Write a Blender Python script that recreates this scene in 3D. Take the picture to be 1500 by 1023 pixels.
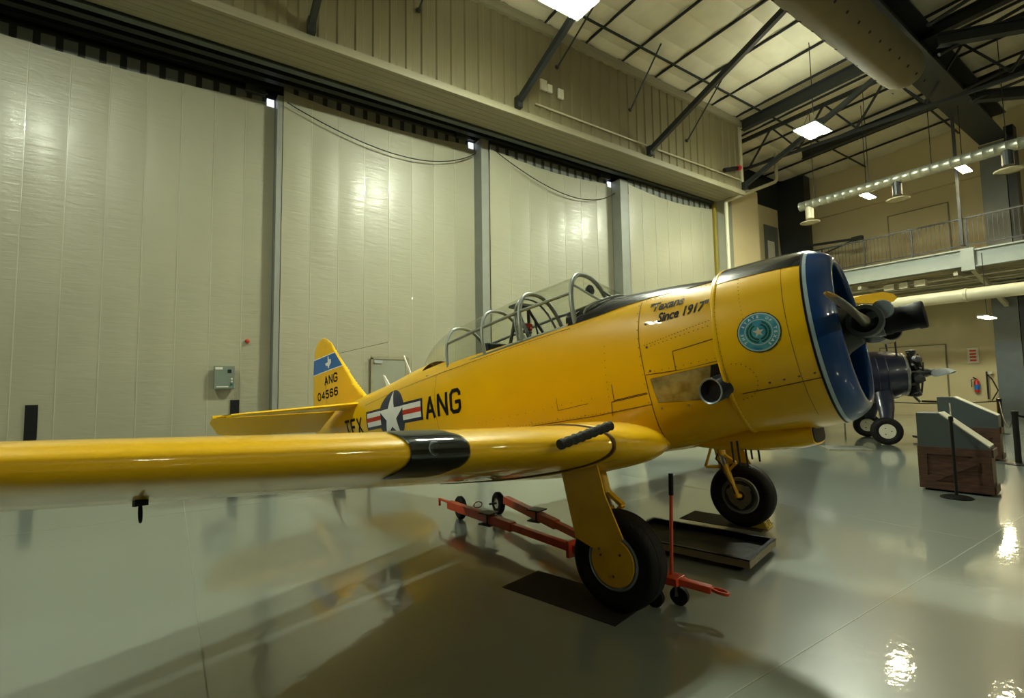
import bpy, bmesh, math, random
from mathutils import Vector, Matrix
random.seed(7)
PI = math.pi
scene = bpy.context.scene
for o in list(bpy.data.objects): bpy.data.objects.remove(o)

# ---------------------------------------------------------------- camera
# Hangar frame: x runs right along the big doors, y runs from the camera toward them, z up, metres.
cam_d = bpy.data.cameras.new('camera'); cam = bpy.data.objects.new('camera', cam_d)
scene.collection.objects.link(cam)
cr = Vector((0.82772, -0.56093, -0.01568)); cu = Vector((-0.02793, -0.06908, 0.99722)); cw = Vector((0.56045, 0.82498, 0.07284))
m = Matrix((cr, cu, -cw)).transposed().to_4x4(); m.translation = Vector((0, 0, 1.531)); cam.matrix_world = m
cam_d.sensor_width = 36; cam_d.lens = 736.8 / 1500 * 36; cam_d.clip_start = .05; cam_d.clip_end = 200
scene.camera = cam
# ---------------------------------------------------------------- world, exposure
w = bpy.data.worlds.new('world'); scene.world = w; w.use_nodes = True
w.node_tree.nodes['Background'].inputs[0].default_value = (.55, .6, .5, 1)
w.node_tree.nodes['Background'].inputs[1].default_value = .005
scene.view_settings.view_transform = 'Standard'; scene.view_settings.look = 'None'
scene.view_settings.gamma = 1; scene.view_settings.use_curve_mapping = False
scene.view_settings.exposure = 0.2
HIGHBAY = 820.0          # strength of the cool high bay lamps
WARM = 150.0             # strength of the warm mezzanine lamps

# ---------------------------------------------------------------- helpers
COL = scene.collection
def link(o, parent=None):
    COL.objects.link(o)
    if parent is not None: o.parent = parent
    return o
def tag(o, label=None, cat=None, group=None, kind=None):
    if label: o['label'] = label
    if cat: o['category'] = cat
    if group: o['group'] = group
    if kind: o['kind'] = kind
    return o
def empty(name, loc=(0, 0, 0), rot=(0, 0, 0)):
    o = bpy.data.objects.new(name, None); o.location = loc; o.rotation_euler = rot; o.empty_display_size = .2
    return link(o)
def copy_tree(o, parent=None):
    c = o.copy(); COL.objects.link(c); c.parent = parent
    for ch in list(o.children): copy_tree(ch, c)
    return c

class MB:
    def __init__(s): s.v = []; s.f = []
    def add(s, v, f):
        n = len(s.v); s.v += [tuple(p) for p in v]; s.f += [tuple(i + n for i in q) for q in f]; return s
    def box(s, c, d, rz=0, ry=0, rx=0):
        R = Matrix.Rotation(rz, 3, 'Z') @ Matrix.Rotation(ry, 3, 'Y') @ Matrix.Rotation(rx, 3, 'X')
        c = Vector(c); v = []
        for sx in (-.5, .5):
            for sy in (-.5, .5):
                for sz in (-.5, .5): v.append(c + R @ Vector((d[0]*sx, d[1]*sy, d[2]*sz)))
        return s.add(v, [(0,1,3,2),(4,6,7,5),(0,4,5,1),(2,3,7,6),(0,2,6,4),(1,5,7,3)])
    def bb(s, a, b):
        return s.box([(a[i]+b[i])/2 for i in range(3)], [abs(b[i]-a[i]) for i in range(3)])
    def tube(s, pts, r, n=8, cap=True, close=False):
        pts = [Vector(p) for p in pts]; k = len(pts)
        rr = r if isinstance(r, (list, tuple)) else [r]*k
        base = len(s.v); prev = None
        for i, p in enumerate(pts):
            if close: t = pts[(i+1) % k] - pts[i-1]
            else: t = (pts[min(i+1, k-1)] - pts[max(i-1, 0)])
            t.normalize()
            if prev is None:
                a = Vector((0, 0, 1)) if abs(t.z) < .9 else Vector((1, 0, 0))
                u = t.cross(a).normalized()
            else: u = (prev - t * prev.dot(t)).normalized()
            prev = u; vv = t.cross(u)
            for j in range(n):
                an = 2*PI*j/n; s.v.append(tuple(p + (u*math.cos(an) + vv*math.sin(an)) * rr[i]))
        for i in range(k if close else k-1):
            for j in range(n):
                a = base + i*n + j; b = base + i*n + (j+1) % n; i2 = (i+1) % k
                s.f.append((a, b, base + i2*n + (j+1) % n, base + i2*n + j))
        if cap and not close:
            s.f.append(tuple(base + j for j in range(n))[::-1]); s.f.append(tuple(base + (k-1)*n + j for j in range(n)))
        return s
    def bar(s, a, b, w, h):     # rectangular bar from a to b, h roughly vertical
        a = Vector(a); b = Vector(b); t = (b-a).normalized()
        up = Vector((0, 0, 1)) if abs(t.z) < .95 else Vector((1, 0, 0))
        u = t.cross(up).normalized(); vv = u.cross(t)
        v = [p + u*sx*w/2 + vv*sy*h/2 for p in (a, b) for sx, sy in ((-1,-1),(1,-1),(1,1),(-1,1))]
        return s.add(v, [(0,1,2,3),(7,6,5,4),(0,4,5,1),(1,5,6,2),(2,6,7,3),(3,7,4,0)])
    def ibeam(s, a, b, w, h, t=.03):
        a = Vector(a); b = Vector(b); d = (b-a).normalized()
        up = Vector((0, 0, 1)) if abs(d.z) < .95 else Vector((0, 1, 0))
        u = d.cross(up).normalized(); vv = u.cross(d)
        s.bar(a + vv*(h/2), b + vv*(h/2), w, t); s.bar(a - vv*(h/2), b - vv*(h/2), w, t); s.bar(a, b, t, h)
        return s
    def lathe(s, prof, o, ax, n=32, cap=False, a0=0, a1=2*PI):     # prof: (distance along ax, radius)
        o = Vector(o); ax = Vector(ax).normalized()
        e = Vector((0, 0, 1)) if abs(ax.z) < .9 else Vector((1, 0, 0))
        u = ax.cross(e).normalized(); vv = ax.cross(u); base = len(s.v); full = abs(a1-a0-2*PI) < 1e-6
        m_ = n if full else n+1
        for (d, r) in prof:
            for j in range(m_):
                an = a0 + (a1-a0)*j/n; s.v.append(tuple(o + ax*d + (u*math.cos(an) + vv*math.sin(an))*r))
        for i in range(len(prof)-1):
            for j in range(n):
                j2 = (j+1) % m_
                s.f.append((base+i*m_+j, base+i*m_+j2, base+(i+1)*m_+j2, base+(i+1)*m_+j))
        if cap:
            s.f.append(tuple(base+j for j in range(m_))); s.f.append(tuple(base+(len(prof)-1)*m_+j for j in range(m_))[::-1])
        return s
    def cyl(s, a, b, r, n=16):
        a = Vector(a); b = Vector(b)
        return s.lathe([(0, r), ((b-a).length, r)], a, b-a, n, True)
    def prism(s, poly, o, ux, uy, th):     # polygon in plane (ux,uy) thickened along ux x uy
        o = Vector(o); ux = Vector(ux); uy = Vector(uy); nn = ux.cross(uy).normalized(); k = len(poly)
        v = [o + ux*x + uy*y + nn*(-th/2) for x, y in poly] + [o + ux*x + uy*y + nn*(th/2) for x, y in poly]
        return s.add(v, [tuple(range(k))[::-1], tuple(range(k, 2*k))] + [(i, (i+1) % k, k+(i+1) % k, k+i) for i in range(k)])
    def grid(s, rows):          # rows: list of equal length lists of points
        n = len(rows[0]); v = [p for r_ in rows for p in r_]
        return s.add(v, [(i*n+j, i*n+j+1, (i+1)*n+j+1, (i+1)*n+j) for i in range(len(rows)-1) for j in range(n-1)])
    def loops(s, rows, cap0=True, cap1=True):   # rows are closed loops
        n = len(rows[0]); base = len(s.v); s.v += [tuple(p) for r_ in rows for p in r_]
        for i in range(len(rows)-1):
            for j in range(n):
                s.f.append((base+i*n+j, base+i*n+(j+1) % n, base+(i+1)*n+(j+1) % n, base+(i+1)*n+j))
        if cap0: s.f.append(tuple(base+j for j in range(n))[::-1])
        if cap1: s.f.append(tuple(base+(len(rows)-1)*n+j for j in range(n)))
        return s
    def build(s, name, mat, parent=None, smooth=None, label=None, cat=None, group=None, kind=None, bevel=0, fix=True):
        me = bpy.data.meshes.new(name); me.from_pydata([tuple(p) for p in s.v], [], s.f)
        if fix:
            b = bmesh.new(); b.from_mesh(me); bmesh.ops.remove_doubles(b, verts=b.verts, dist=1e-5)
            bmesh.ops.recalc_face_normals(b, faces=b.faces); b.to_mesh(me); b.free()
        me.materials.append(mat)
        if smooth is not None:
            me.shade_smooth(); me.set_sharp_from_angle(angle=math.radians(smooth))
        o = bpy.data.objects.new(name, me); link(o, parent)
        if bevel:
            md = o.modifiers.new('bevel', 'BEVEL'); md.width = bevel; md.segments = 2; md.limit_method = 'ANGLE'
        return tag(o, label, cat, group, kind)

# ---------------------------------------------------------------- materials
def mat(name, col, rough=.5, metal=0, coat=0, var=0, vscale=3, bump=0, bscale=20, coat_rough=.03, spec=.5, stretch=None, emit=None, col2=None, trans=0, alpha=1):
    m_ = bpy.data.materials.new(name); m_.use_nodes = True; nt = m_.node_tree; b = nt.nodes['Principled BSDF']
    b.inputs['Base Color'].default_value = (*col, 1); b.inputs['Roughness'].default_value = rough; b.inputs['Metallic'].default_value = metal
    b.inputs['Coat Weight'].default_value = coat; b.inputs['Coat Roughness'].default_value = coat_rough
    b.inputs['Specular IOR Level'].default_value = spec
    b.inputs['Transmission Weight'].default_value = trans; b.inputs['Alpha'].default_value = alpha
    tc = nt.nodes.new('ShaderNodeTexCoord'); mp = nt.nodes.new('ShaderNodeMapping'); nt.links.new(tc.outputs['Object'], mp.inputs[0])
    if stretch: mp.inputs['Scale'].default_value = stretch
    nz = nt.nodes.new('ShaderNodeTexNoise'); nz.inputs['Scale'].default_value = vscale; nz.inputs['Detail'].default_value = 5
    nt.links.new(mp.outputs[0], nz.inputs['Vector'])
    if var or col2:
        mx = nt.nodes.new('ShaderNodeMix'); mx.data_type = 'RGBA'
        c2 = col2 or tuple(c*(1-var) for c in col)
        mx.inputs[6].default_value = (*col, 1); mx.inputs[7].default_value = (*c2, 1)
        rp = nt.nodes.new('ShaderNodeValToRGB'); rp.color_ramp.elements[0].position = .38; rp.color_ramp.elements[1].position = .62
        nt.links.new(nz.outputs[0], rp.inputs[0]); nt.links.new(rp.outputs[0], mx.inputs[0]); nt.links.new(mx.outputs[2], b.inputs['Base Color'])
    if bump:
        n2 = nt.nodes.new('ShaderNodeTexNoise'); n2.inputs['Scale'].default_value = bscale; n2.inputs['Detail'].default_value = 4
        nt.links.new(mp.outputs[0], n2.inputs['Vector'])
        bp = nt.nodes.new('ShaderNodeBump'); bp.inputs['Strength'].default_value = bump; bp.inputs['Distance'].default_value = .02
        nt.links.new(n2.outputs[0], bp.inputs['Height']); nt.links.new(bp.outputs[0], b.inputs['Normal'])
        if coat: nt.links.new(bp.outputs[0], b.inputs['Coat Normal'])
    if emit:
        b.inputs['Emission Color'].default_value = (*emit[:3], 1); b.inputs['Emission Strength'].default_value = emit[3]
    return m_
YEL = (.95, .55, .001)
M = dict(
 yellow=mat('yellow_paint', YEL, .38, spec=.25, coat=.75, var=.06, vscale=1.5, bump=.035, bscale=2.2),
 yellow_flat=mat('yellow_paint_gear', (.68, .38, .006), .45, coat=.2, var=.12, vscale=5),
 yellow_floor_lit=mat('yellow_floor_reflection', (.78, .50, .14), .3, coat=.5, var=.15, vscale=6),  # unused paler yellow, bright floor reflection put into the colour
 seam=mat('panel_seam', (.10, .045, .004), .6),
 blue=mat('blue_cowl_paint', (.004, .05, .21), .3, spec=.3, coat=.5, var=.2, vscale=7, bump=.05, bscale=6),
 bandblue=mat('band_blue', (.012, .14, .50), .35, coat=.4, var=.05),
 navy=mat('insignia_navy', (.012, .02, .06), .35, coat=.4, var=.05),
 pinstripe=mat('pinstripe_light', (.42, .55, .62), .35, coat=.4, var=.05),
 black=mat('antiglare_black', (.012, .014, .018), .22, coat=.7, var=.2, vscale=4, bump=.03, bscale=3),
 letter=mat('letter_black', (.008, .008, .009), .55, spec=.2, var=.1),
 white=mat('white_paint', (.90, .91, .88), .4, coat=.2, var=.06),
 red=mat('red_paint', (.60, .035, .015), .35, coat=.3, var=.08),
 tire=mat('tire_rubber', (.007, .0065, .0065), .65, spec=.25, var=.25, vscale=8, bump=.25, bscale=60),
 rim=mat('rim_grey', (.30, .36, .40), .4, metal=.3, var=.1),
 steel=mat('bare_steel', (.42, .43, .42), .28, metal=.9, var=.15, vscale=8),
 dark_steel=mat('dark_engine_metal', (.05, .052, .055), .38, metal=.6, var=.3, vscale=9),
 hubgrey=mat('propeller_hub_grey', (.13, .15, .16), .45, metal=.35, var=.2, vscale=6),
 blade=mat('propeller_blade_metal', (.62, .56, .42), .3, metal=.7, var=.12, vscale=5),
 heat=mat('heat_stained_plate', (.20, .17, .07), .42, metal=.7, col2=(.42, .38, .24), vscale=9),
 frame=mat('canopy_frame_grey', (.30, .33, .30), .4, metal=.25, var=.08),
 cockpit=mat('cockpit_green_grey', (.05, .065, .06), .6, var=.2),
 seatfab=mat('seat_fabric_blue_grey', (.03, .045, .055), .8, var=.2, bump=.2),
 foam=mat('black_foam', (.012, .015, .012), .75, bump=.5, bscale=45, var=.3, vscale=20),
 tow=mat('tow_bar_red', (.62, .06, .012), .38, coat=.3, var=.2, vscale=6),
 rubber=mat('black_rubber_mat', (.012, .010, .009), .7, bump=.3, bscale=80, var=.3),
 tray=mat('drip_tray_blue_black', (.005, .008, .022), .3, metal=.3, var=.3, bump=.1),
 trayedge=mat('tray_edge', (.30, .27, .18), .4, metal=.5, var=.2),
 oil=mat('tray_oil_sheen', (.006, .008, .010), .45, col2=(.035, .035, .028), vscale=4, bump=.25, bscale=7, spec=.12),
 plane2=mat('dark_blue_fuselage', (.003, .006, .026), .35, coat=.2, var=.2, bump=.06, bscale=5),
 wood=mat('crate_wood', (.065, .022, .007), .55, col2=(.028, .009, .004), vscale=3, stretch=(2, 2, 14), bump=.15, bscale=8),
 panelgrey=mat('display_grey', (.040, .055, .058), .45, var=.08),
 post=mat('stanchion_black', (.006, .006, .006), .4, spec=.3, var=.1),
 darksteel=mat('painted_structural_steel', (.016, .020, .020), .5, var=.15, vscale=2),
 midsteel=mat('grey_structural_steel', (.13, .14, .125), .5, var=.12, vscale=2),
 postgrey=mat('door_post_grey', (.21, .22, .19), .45, var=.08),
 columngrey=mat('column_blue_grey', (.075, .095, .105), .45, var=.1),
 beige=mat('beige_wall', (.56, .48, .28), .75, var=.05, vscale=.8, bump=.02, bscale=6),
 siding=mat('ribbed_siding', (.19, .165, .085), .5, var=.06, vscale=1),
 seamtape=mat('curtain_seam_tape', (.38, .37, .27), .3, coat=.3),
 soffit=mat('soffit_panel', (.26, .24, .155), .45, var=.16, vscale=1.2, stretch=(.3, 6, 6)),
 beam=mat('mezzanine_beam_paint', (.30, .34, .32), .45, var=.06),
 galv=mat('galvanised_duct', (.34, .35, .28), .36, metal=.65, var=.12, vscale=6),
 pipe=mat('cream_pipe', (.50, .47, .33), .45, var=.05),
 fabric=mat('fabric_duct', (.12, .10, .055), .8, var=.1, vscale=3, bump=.3, bscale=3),
 joint=mat('floor_joint_filler', (.20, .22, .18), .4),
 insul=mat('roof_insulation', (.66, .62, .47), .42, var=.08, vscale=2, bump=.35, bscale=3.5),
 track=mat('door_track_dark', (.020, .024, .020), .5, var=.3),
 trackl=mat('door_track_green', (.075, .095, .085), .45, var=.2),
 safety=mat('door_jamb_strip', (.26, .20, .03), .5, var=.1),
 yellowstrip=mat('yellow_safety_strip', (.55, .40, .04), .5, var=.1),
 mandoor=mat('wicket_door', (.24, .25, .19), .45, var=.05),
 box=mat('control_box', (.15, .19, .16), .45, metal=.2, var=.08),
 exred=mat('extinguisher_red', (.55, .02, .02), .3, coat=.4, var=.05),
 green=mat('wreath_green', (.01, .10, .06), .4, var=.2),
 teal=mat('seal_blue', (.10, .42, .52), .35, coat=.5, col2=(.02, .22, .42), vscale=9),
 seal_light=mat('seal_pale', (.42, .62, .62), .35, coat=.5, var=.1),
 cream=mat('cream_paper', (.62, .60, .48), .55, var=.05),
)
def emis(name, col, st):
    m_ = bpy.data.materials.new(name); m_.use_nodes = True; nt = m_.node_tree; nt.nodes.clear()
    e = nt.nodes.new('ShaderNodeEmission'); e.inputs[0].default_value = (*col, 1); e.inputs[1].default_value = st
    o = nt.nodes.new('ShaderNodeOutputMaterial'); nt.links.new(e.outputs[0], o.inputs[0]); return m_
M['lamp3'] = emis('high_bay_tube_left', (.93, 1.0, .80), HIGHBAY*.58)
M['fill_lamp'] = emis('rear_fill_tube', (1.0, .97, .70), HIGHBAY*.42)
M['lamp'] = emis('high_bay_tube', (.93, 1.0, .78), HIGHBAY)
M['warm'] = emis('warm_lamp', (1.0, .84, .48), WARM)
M['ceiling_fill'] = emis('ceiling_fill_glow', (.95, 1.0, .76), HIGHBAY*.13)  # glow added on top of each housing to brighten the ceiling
M['day'] = emis('daylight_gap', (.8, .9, 1), 1.2)
def glassmat(name, tint, alpha, rough=.03):
    m_ = bpy.data.materials.new(name); m_.use_nodes = True; nt = m_.node_tree; nt.nodes.clear()
    t = nt.nodes.new('ShaderNodeBsdfTransparent'); t.inputs[0].default_value = (*tint, 1)
    g = nt.nodes.new('ShaderNodeBsdfGlossy'); g.inputs['Roughness'].default_value = rough
    fr = nt.nodes.new('ShaderNodeLayerWeight'); fr.inputs[0].default_value = .5
    pw = nt.nodes.new('ShaderNodeMath'); pw.operation = 'POWER'; pw.inputs[1].default_value = 4; nt.links.new(fr.outputs['Facing'], pw.inputs[0])
    ad = nt.nodes.new('ShaderNodeMath'); ad.operation = 'MULTIPLY_ADD'; ad.inputs[1].default_value = .45; ad.inputs[2].default_value = alpha; nt.links.new(pw.outputs[0], ad.inputs[0])
    mx = nt.nodes.new('ShaderNodeMixShader'); nt.links.new(ad.outputs[0], mx.inputs[0]); nt.links.new(t.outputs[0], mx.inputs[1]); nt.links.new(g.outputs[0], mx.inputs[2])
    o = nt.nodes.new('ShaderNodeOutputMaterial'); nt.links.new(mx.outputs[0], o.inputs[0]); return m_
M['glass'] = glassmat('canopy_plexiglass', (.93, .94, .89), .05)
M['lens'] = glassmat('landing_light_lens', (.30, .32, .31), .10)

def curtain_mat():
    m_ = mat('door_curtain_vinyl', (.30, .29, .205), .42, coat=.10, coat_rough=.15, var=.05, vscale=.7); nt = m_.node_tree; b = nt.nodes['Principled BSDF']
    tc = nt.nodes['Texture Coordinate'] if 'Texture Coordinate' in nt.nodes else nt.nodes.new('ShaderNodeTexCoord')
    mp = nt.nodes.new('ShaderNodeMapping'); mp.inputs['Rotation'].default_value = (0, .6, 0); mp.inputs['Scale'].default_value = (1.0, 1, 5)
    nt.links.new(tc.outputs['Object'], mp.inputs[0])
    n1 = nt.nodes.new('ShaderNodeTexNoise'); n1.inputs['Scale'].default_value = 1.6; n1.inputs['Detail'].default_value = 6; n1.inputs['Distortion'].default_value = .7
    nt.links.new(mp.outputs[0], n1.inputs['Vector'])
    mp2 = nt.nodes.new('ShaderNodeMapping'); mp2.inputs['Scale'].default_value = (1, 1, 24); nt.links.new(tc.outputs['Object'], mp2.inputs[0])
    n2 = nt.nodes.new('ShaderNodeTexNoise'); n2.inputs['Scale'].default_value = 1.5; nt.links.new(mp2.outputs[0], n2.inputs['Vector'])
    ad = nt.nodes.new('ShaderNodeMath'); ad.operation = 'MULTIPLY_ADD'; ad.inputs[1].default_value = .25
    nt.links.new(n2.outputs[0], ad.inputs[0]); nt.links.new(n1.outputs[0], ad.inputs[2])
    bp = nt.nodes.new('ShaderNodeBump'); bp.inputs['Strength'].default_value = .4; bp.inputs['Distance'].default_value = .018
    nt.links.new(ad.outputs[0], bp.inputs['Height']); nt.links.new(bp.outputs[0], b.inputs['Normal']); nt.links.new(bp.outputs[0], b.inputs['Coat Normal'])
    return m_
M['curtain'] = curtain_mat()
def floor_mat():
    m_ = mat('epoxy_floor', (.185, .215, .19), .30, coat=1.0, coat_rough=.035, var=.08, vscale=.5); nt = m_.node_tree; b = nt.nodes['Principled BSDF']
    b.inputs['Coat IOR'].default_value = 1.75
    tc = nt.nodes.new('ShaderNodeTexCoord')
    n1 = nt.nodes.new('ShaderNodeTexNoise'); n1.inputs['Scale'].default_value = 16; n1.inputs['Detail'].default_value = 3; nt.links.new(tc.outputs['Object'], n1.inputs['Vector'])
    bp = nt.nodes.new('ShaderNodeBump'); bp.inputs['Strength'].default_value = .10; bp.inputs['Distance'].default_value = .01
    nt.links.new(n1.outputs[0], bp.inputs['Height']); nt.links.new(bp.outputs[0], b.inputs['Normal']); nt.links.new(bp.outputs[0], b.inputs['Coat Normal'])
    return m_
M['floor'] = floor_mat()

# ================================================================ THE HANGAR
def struct(mb, name, mt, parent=None, **k):
    return mb.build(name, mt, parent, kind='structure' if parent is None else None, **k)
X0, X1, Y0, Y1 = -22, 27, -24, 13.6
fl = struct(MB().bb((X0, Y0, -.12), (X1, Y1, 0)), 'floor', M['floor'])
for k, x in enumerate((-6, 0.2, 6.4, 12.6, 18.8)):        # saw-cut joints
    MB().bb((x-.004, Y0, 0), (x+.004, Y1, .0012)).build('floor_joint', M['joint'], fl)
for k, y in enumerate((-4.6, 1.55, 7.7)):
    MB().bb((X0, y-.004, 0), (X1, y+.004, .0012)).build('floor_joint', M['joint'], fl)

# ---- far exterior wall behind the sliding doors, return wall to the right
wb = struct(MB().bb((X0, 13.5, 0), (17.9, 13.62, 12.6)), 'wall_front', M['track'])
for k in range(150):                                       # ribs of the dark header cladding above the doors
    pass
rw = struct(MB().bb((19.4, 13.2, 0), (27, 13.35, 10.3)), 'wall_front', M['beige'])
MB().bb((19.4, 13.15, 10.3), (27, 13.35, 13.2)).build('upper_panel', M['darksteel'], rw)
MB().bb((18.0, 11.9, 0), (19.4, 13.35, 9.2)).build('jamb_panel', M['mandoor'], rw)
MB().bb((17.86, 11.7, 0), (17.98, 11.9, 9.0)).build('safety_strip', M['safety'], rw)
MB().bb((19.4, 12.1, 0), (21.8, 13.3, 10.1)).build('jamb_panel', M['beige'], rw)
wr = empty('window_1', (24.8, 13.18, 0)); tag(wr, kind='structure')
MB().bb((-.62, -.03, 7.0), (.62, 0, 9.35)).build('window_frame', M['midsteel'], wr)
MB().bb((-.38, -.05, 7.0), (.22, -.03, 8.55)).build('pane', M['cream'], wr)

# ---- ribbed siding above the doors
sd = empty('wall_header', (0, 10.55, 0)); tag(sd, kind='structure')
prof = [(-.195, 0), (-.165, -.035), (-.03, -.035), (0, 0), (.195, 0)]
v = []; 
me = None
for k in range(-14, 46):
    x = k*.39 + .2
    if me is None:
        b = MB(); rows = [[(px, py, z) for px, py in prof] for z in (8.78, 12.2)]
        b.grid(rows); o = b.build('siding_panel', M['siding'], sd); me = o.data
    else: o = link(bpy.data.objects.new('siding_panel', me), sd)
    o.location = (x, 0, 0)
MB().bb((-6, .05, 8.8), (18.0, .12, 12.2)).build('backing_panel', M['siding'], sd)
MB().bb((-6, -.11, 11.35), (18.0, .02, 11.62)).build('eave_trim', M['soffit'], sd)
MB().bb((17.86, -.06, 8.8), (18.0, 3.0, 11.6)).build('corner_trim', M['pipe'], sd)
MB().bb((-6, -.09, 8.66), (18.0, .0, 8.84)).build('base_trim', M['soffit'], sd)
sf = empty('ceiling_soffit', (0, 0, 0)); tag(sf, kind='structure')
for k in range(6):
    y = 10.55 + k*.19
    MB().bb((-6, y, 8.78), (18.0, y+.182, 8.82 + .008*(k % 2))).build('soffit_panel', M['soffit'], sf)
# ---- overhead door tracks (one beam per door line)
tr = empty('trim_1', (0, 0, 0)); tag(tr, kind='structure')
for k, (y, z) in enumerate(((11.78, 8.84), (12.2, 8.9), (12.62, 8.95), (13.05, 9.0))):
    MB().ibeam((-6, y, z), (18.0, y, z), .16, .22).build('track_beam', M['trackl'] if k == 0 else M['track'], tr)
MB().bb((-6, 11.7, 9.2), (18, 13.5, 9.3)).build('track_cover', M['track'], tr)

# ---- four sliding door leaves faced with insulated vinyl strips
def door(n, x0, x1, y, z1, nstrip, colw, step=.42):
    d = empty('door_%d' % n, ((x0+x1)/2, y, 0)); tag(d, kind='structure')
    cx = (x0+x1)/2; wd = (x1-x0)/nstrip; h = z1
    for k in range(nstrip):
        xa = x0 + k*wd - cx; rows = []
        for i in range(26):
            t = i/25; z = h*t; row = []
            for j in range(9):
                u = j/8; bulge = .008*math.sin(PI*u)
                sag = 0
                if i >= 24:      # scalloped top hem
                    f = ((k+u)/nstrip); sag = .16*math.sin(PI*f) + .015*math.sin(PI*u)
                row.append((xa + wd*u, -bulge - .004*math.sin(z*1.1+k)*math.sin(PI*u), z - sag*(i-23)/2))
            rows.append(row)
        MB().grid(rows).build('curtain_strip', M['curtain'], d, smooth=40, fix=False)
        if k: MB().bb((xa-.008, -.009, 0), (xa+.008, .004, h-.16)).build('strip_seam', M['seamtape'], d)
    MB().bb((x0-cx, .03, 0), (x1-cx, .09, h-.25)).build('door_leaf', M['siding'], d)
    # header ribs visible above the curtain hem
    b = MB()
    for k in range(int((x1-x0)/.34)):
        b.bb((x0-cx+k*.34, .0, h-.35), (x0-cx+k*.34+.22, .06, h+.13))
    b.build('hanger_ribs', M['midsteel'], d, kind='stuff')
    MB().bb((x0-cx, .02, h-.3), (x1-cx, .05, h+.2)).build('head_rail', M['track'], d)
    if colw:
        MB().bb((x1-cx, -step, 0), (x1-cx+colw, .35, h+.06)).build('edge_post', M['postgrey'], d)
        MB().bb((x1-cx-.01, -.02, 0), (x1-cx, .35, h)).build('edge_seal', M['midsteel'], d)
        MB().bb((x1-cx-.19, -.02, h-.12), (x1-cx-.03, .02, h+.06)).build('daylight_gap', M['day'], d)
        b = MB().box((x1-cx-.45, -.1, h+.14), (.42, .14, .16)).box((x1-cx+colw+.3, -.1, h+.12), (.42, .14, .16))
        b.tube([(x1-cx-.6, -.12, h+.18), (x1-cx-.2, -.16, h+.1)], .03, 6).build('door_roller', M['track'], d)
    return d
d1 = door(1, -4.35, 1.94, 13.0, 8.52, 10, .12, .33)
d2 = door(2, 2.07, 7.33, 12.65, 8.72, 8, .25)
d3 = door(3, 7.60, 12.60, 12.2, 8.52, 7, .38)
d4 = door(4, 13.0, 17.82, 11.78, 8.48, 7, 0)
# recessed slots and the wicket door
for x in (-2.15, 1.22):
    MB().bb((x+1.205-.09, -.035, .45), (x+1.205+.09, -.02, 1.31)).build('handle_recess', M['letter'], d1)
md = MB().bb((-.45+4.70-4.70, -.05, 0), (.45, -.03, 2.30)).build('door_5', M['mandoor'], None, kind='structure'); md.location = (4.70, 12.62, 0)
MB().bb((-.5, -.07, 2.26), (.5, -.04, 2.34)).bb((-.5, -.07, 0), (-.44, -.04, 2.3)).bb((.42, -.07, 0), (.52, -.04, 2.3)).build('door_frame', M['soffit'], md)
MB().bb((-.42, -.08, 2.16), (-.2, -.05, 2.24)).build('door_closer', M['beam'], md)
# draped cables over doors 2 and 3
def cable(x0, z0, x1, z1, y, sag, label):
    pts = []
    for i in range(25):
        t = i/24; s_ = (4*t*(1-t))
        pts.append((x0+(x1-x0)*t, y, z0+(z1-z0)*t - sag*s_**.9*(.7+.6*t)))
    MB().tube(pts, .014, 6).build('cable', M['darksteel'], None, smooth=60, label=label, cat='cable', group='cables draped across the door curtains')
cable(2.12, 8.36, 7.3, 8.42, 12.5, .62, 'thin dark cable draped over the curtain left of the wicket door column')
cable(7.66, 8.44, 12.6, 8.15, 12.05, .62, 'thin dark cable draped over the curtain behind the canopy')
# control box, indicator
cb = empty('control_box', (.99, 12.86, 1.56)); tag(cb, 'grey-green electrical control box mounted on the left door curtain', 'control box')
MB().bb((-.2, -.06, 0), (.2, .08, .51)).build('enclosure', M['box'], cb, bevel=.01)
MB().bb((-.18, -.07, .43), (-.04, -.06, .48)).build('name_plate', M['cream'], cb)
MB().bb((.06, -.075, .36), (.13, -.06, .43)).build('switch', M['letter'], cb)
for z in (.22, .16): MB().lathe([(0, .018), (.02, .018), (.025, .0)], (.14, -.06, z), (0, -1, 0), 10).build('button', M['cream'], cb)
MB().lathe([(0, .025), (.03, .025), (.035, .0)], (.14, -.06, .1), (0, -1, 0), 12).build('button', M['green'], cb, label='green push button')
MB().bb((-.15, -.066, .04), (.08, -.06, .06)).build('label_strip', M['cream'], cb)
MB().lathe([(0, .05), (.05, .05), (.09, .03), (.1, 0)], (1.44, 12.99, 2.65), (0, -1, 0), 14).build('indicator_knob', M['tow'], None, smooth=50, label='small orange-red knob on the curtain above the control box', cat='knob')

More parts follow.
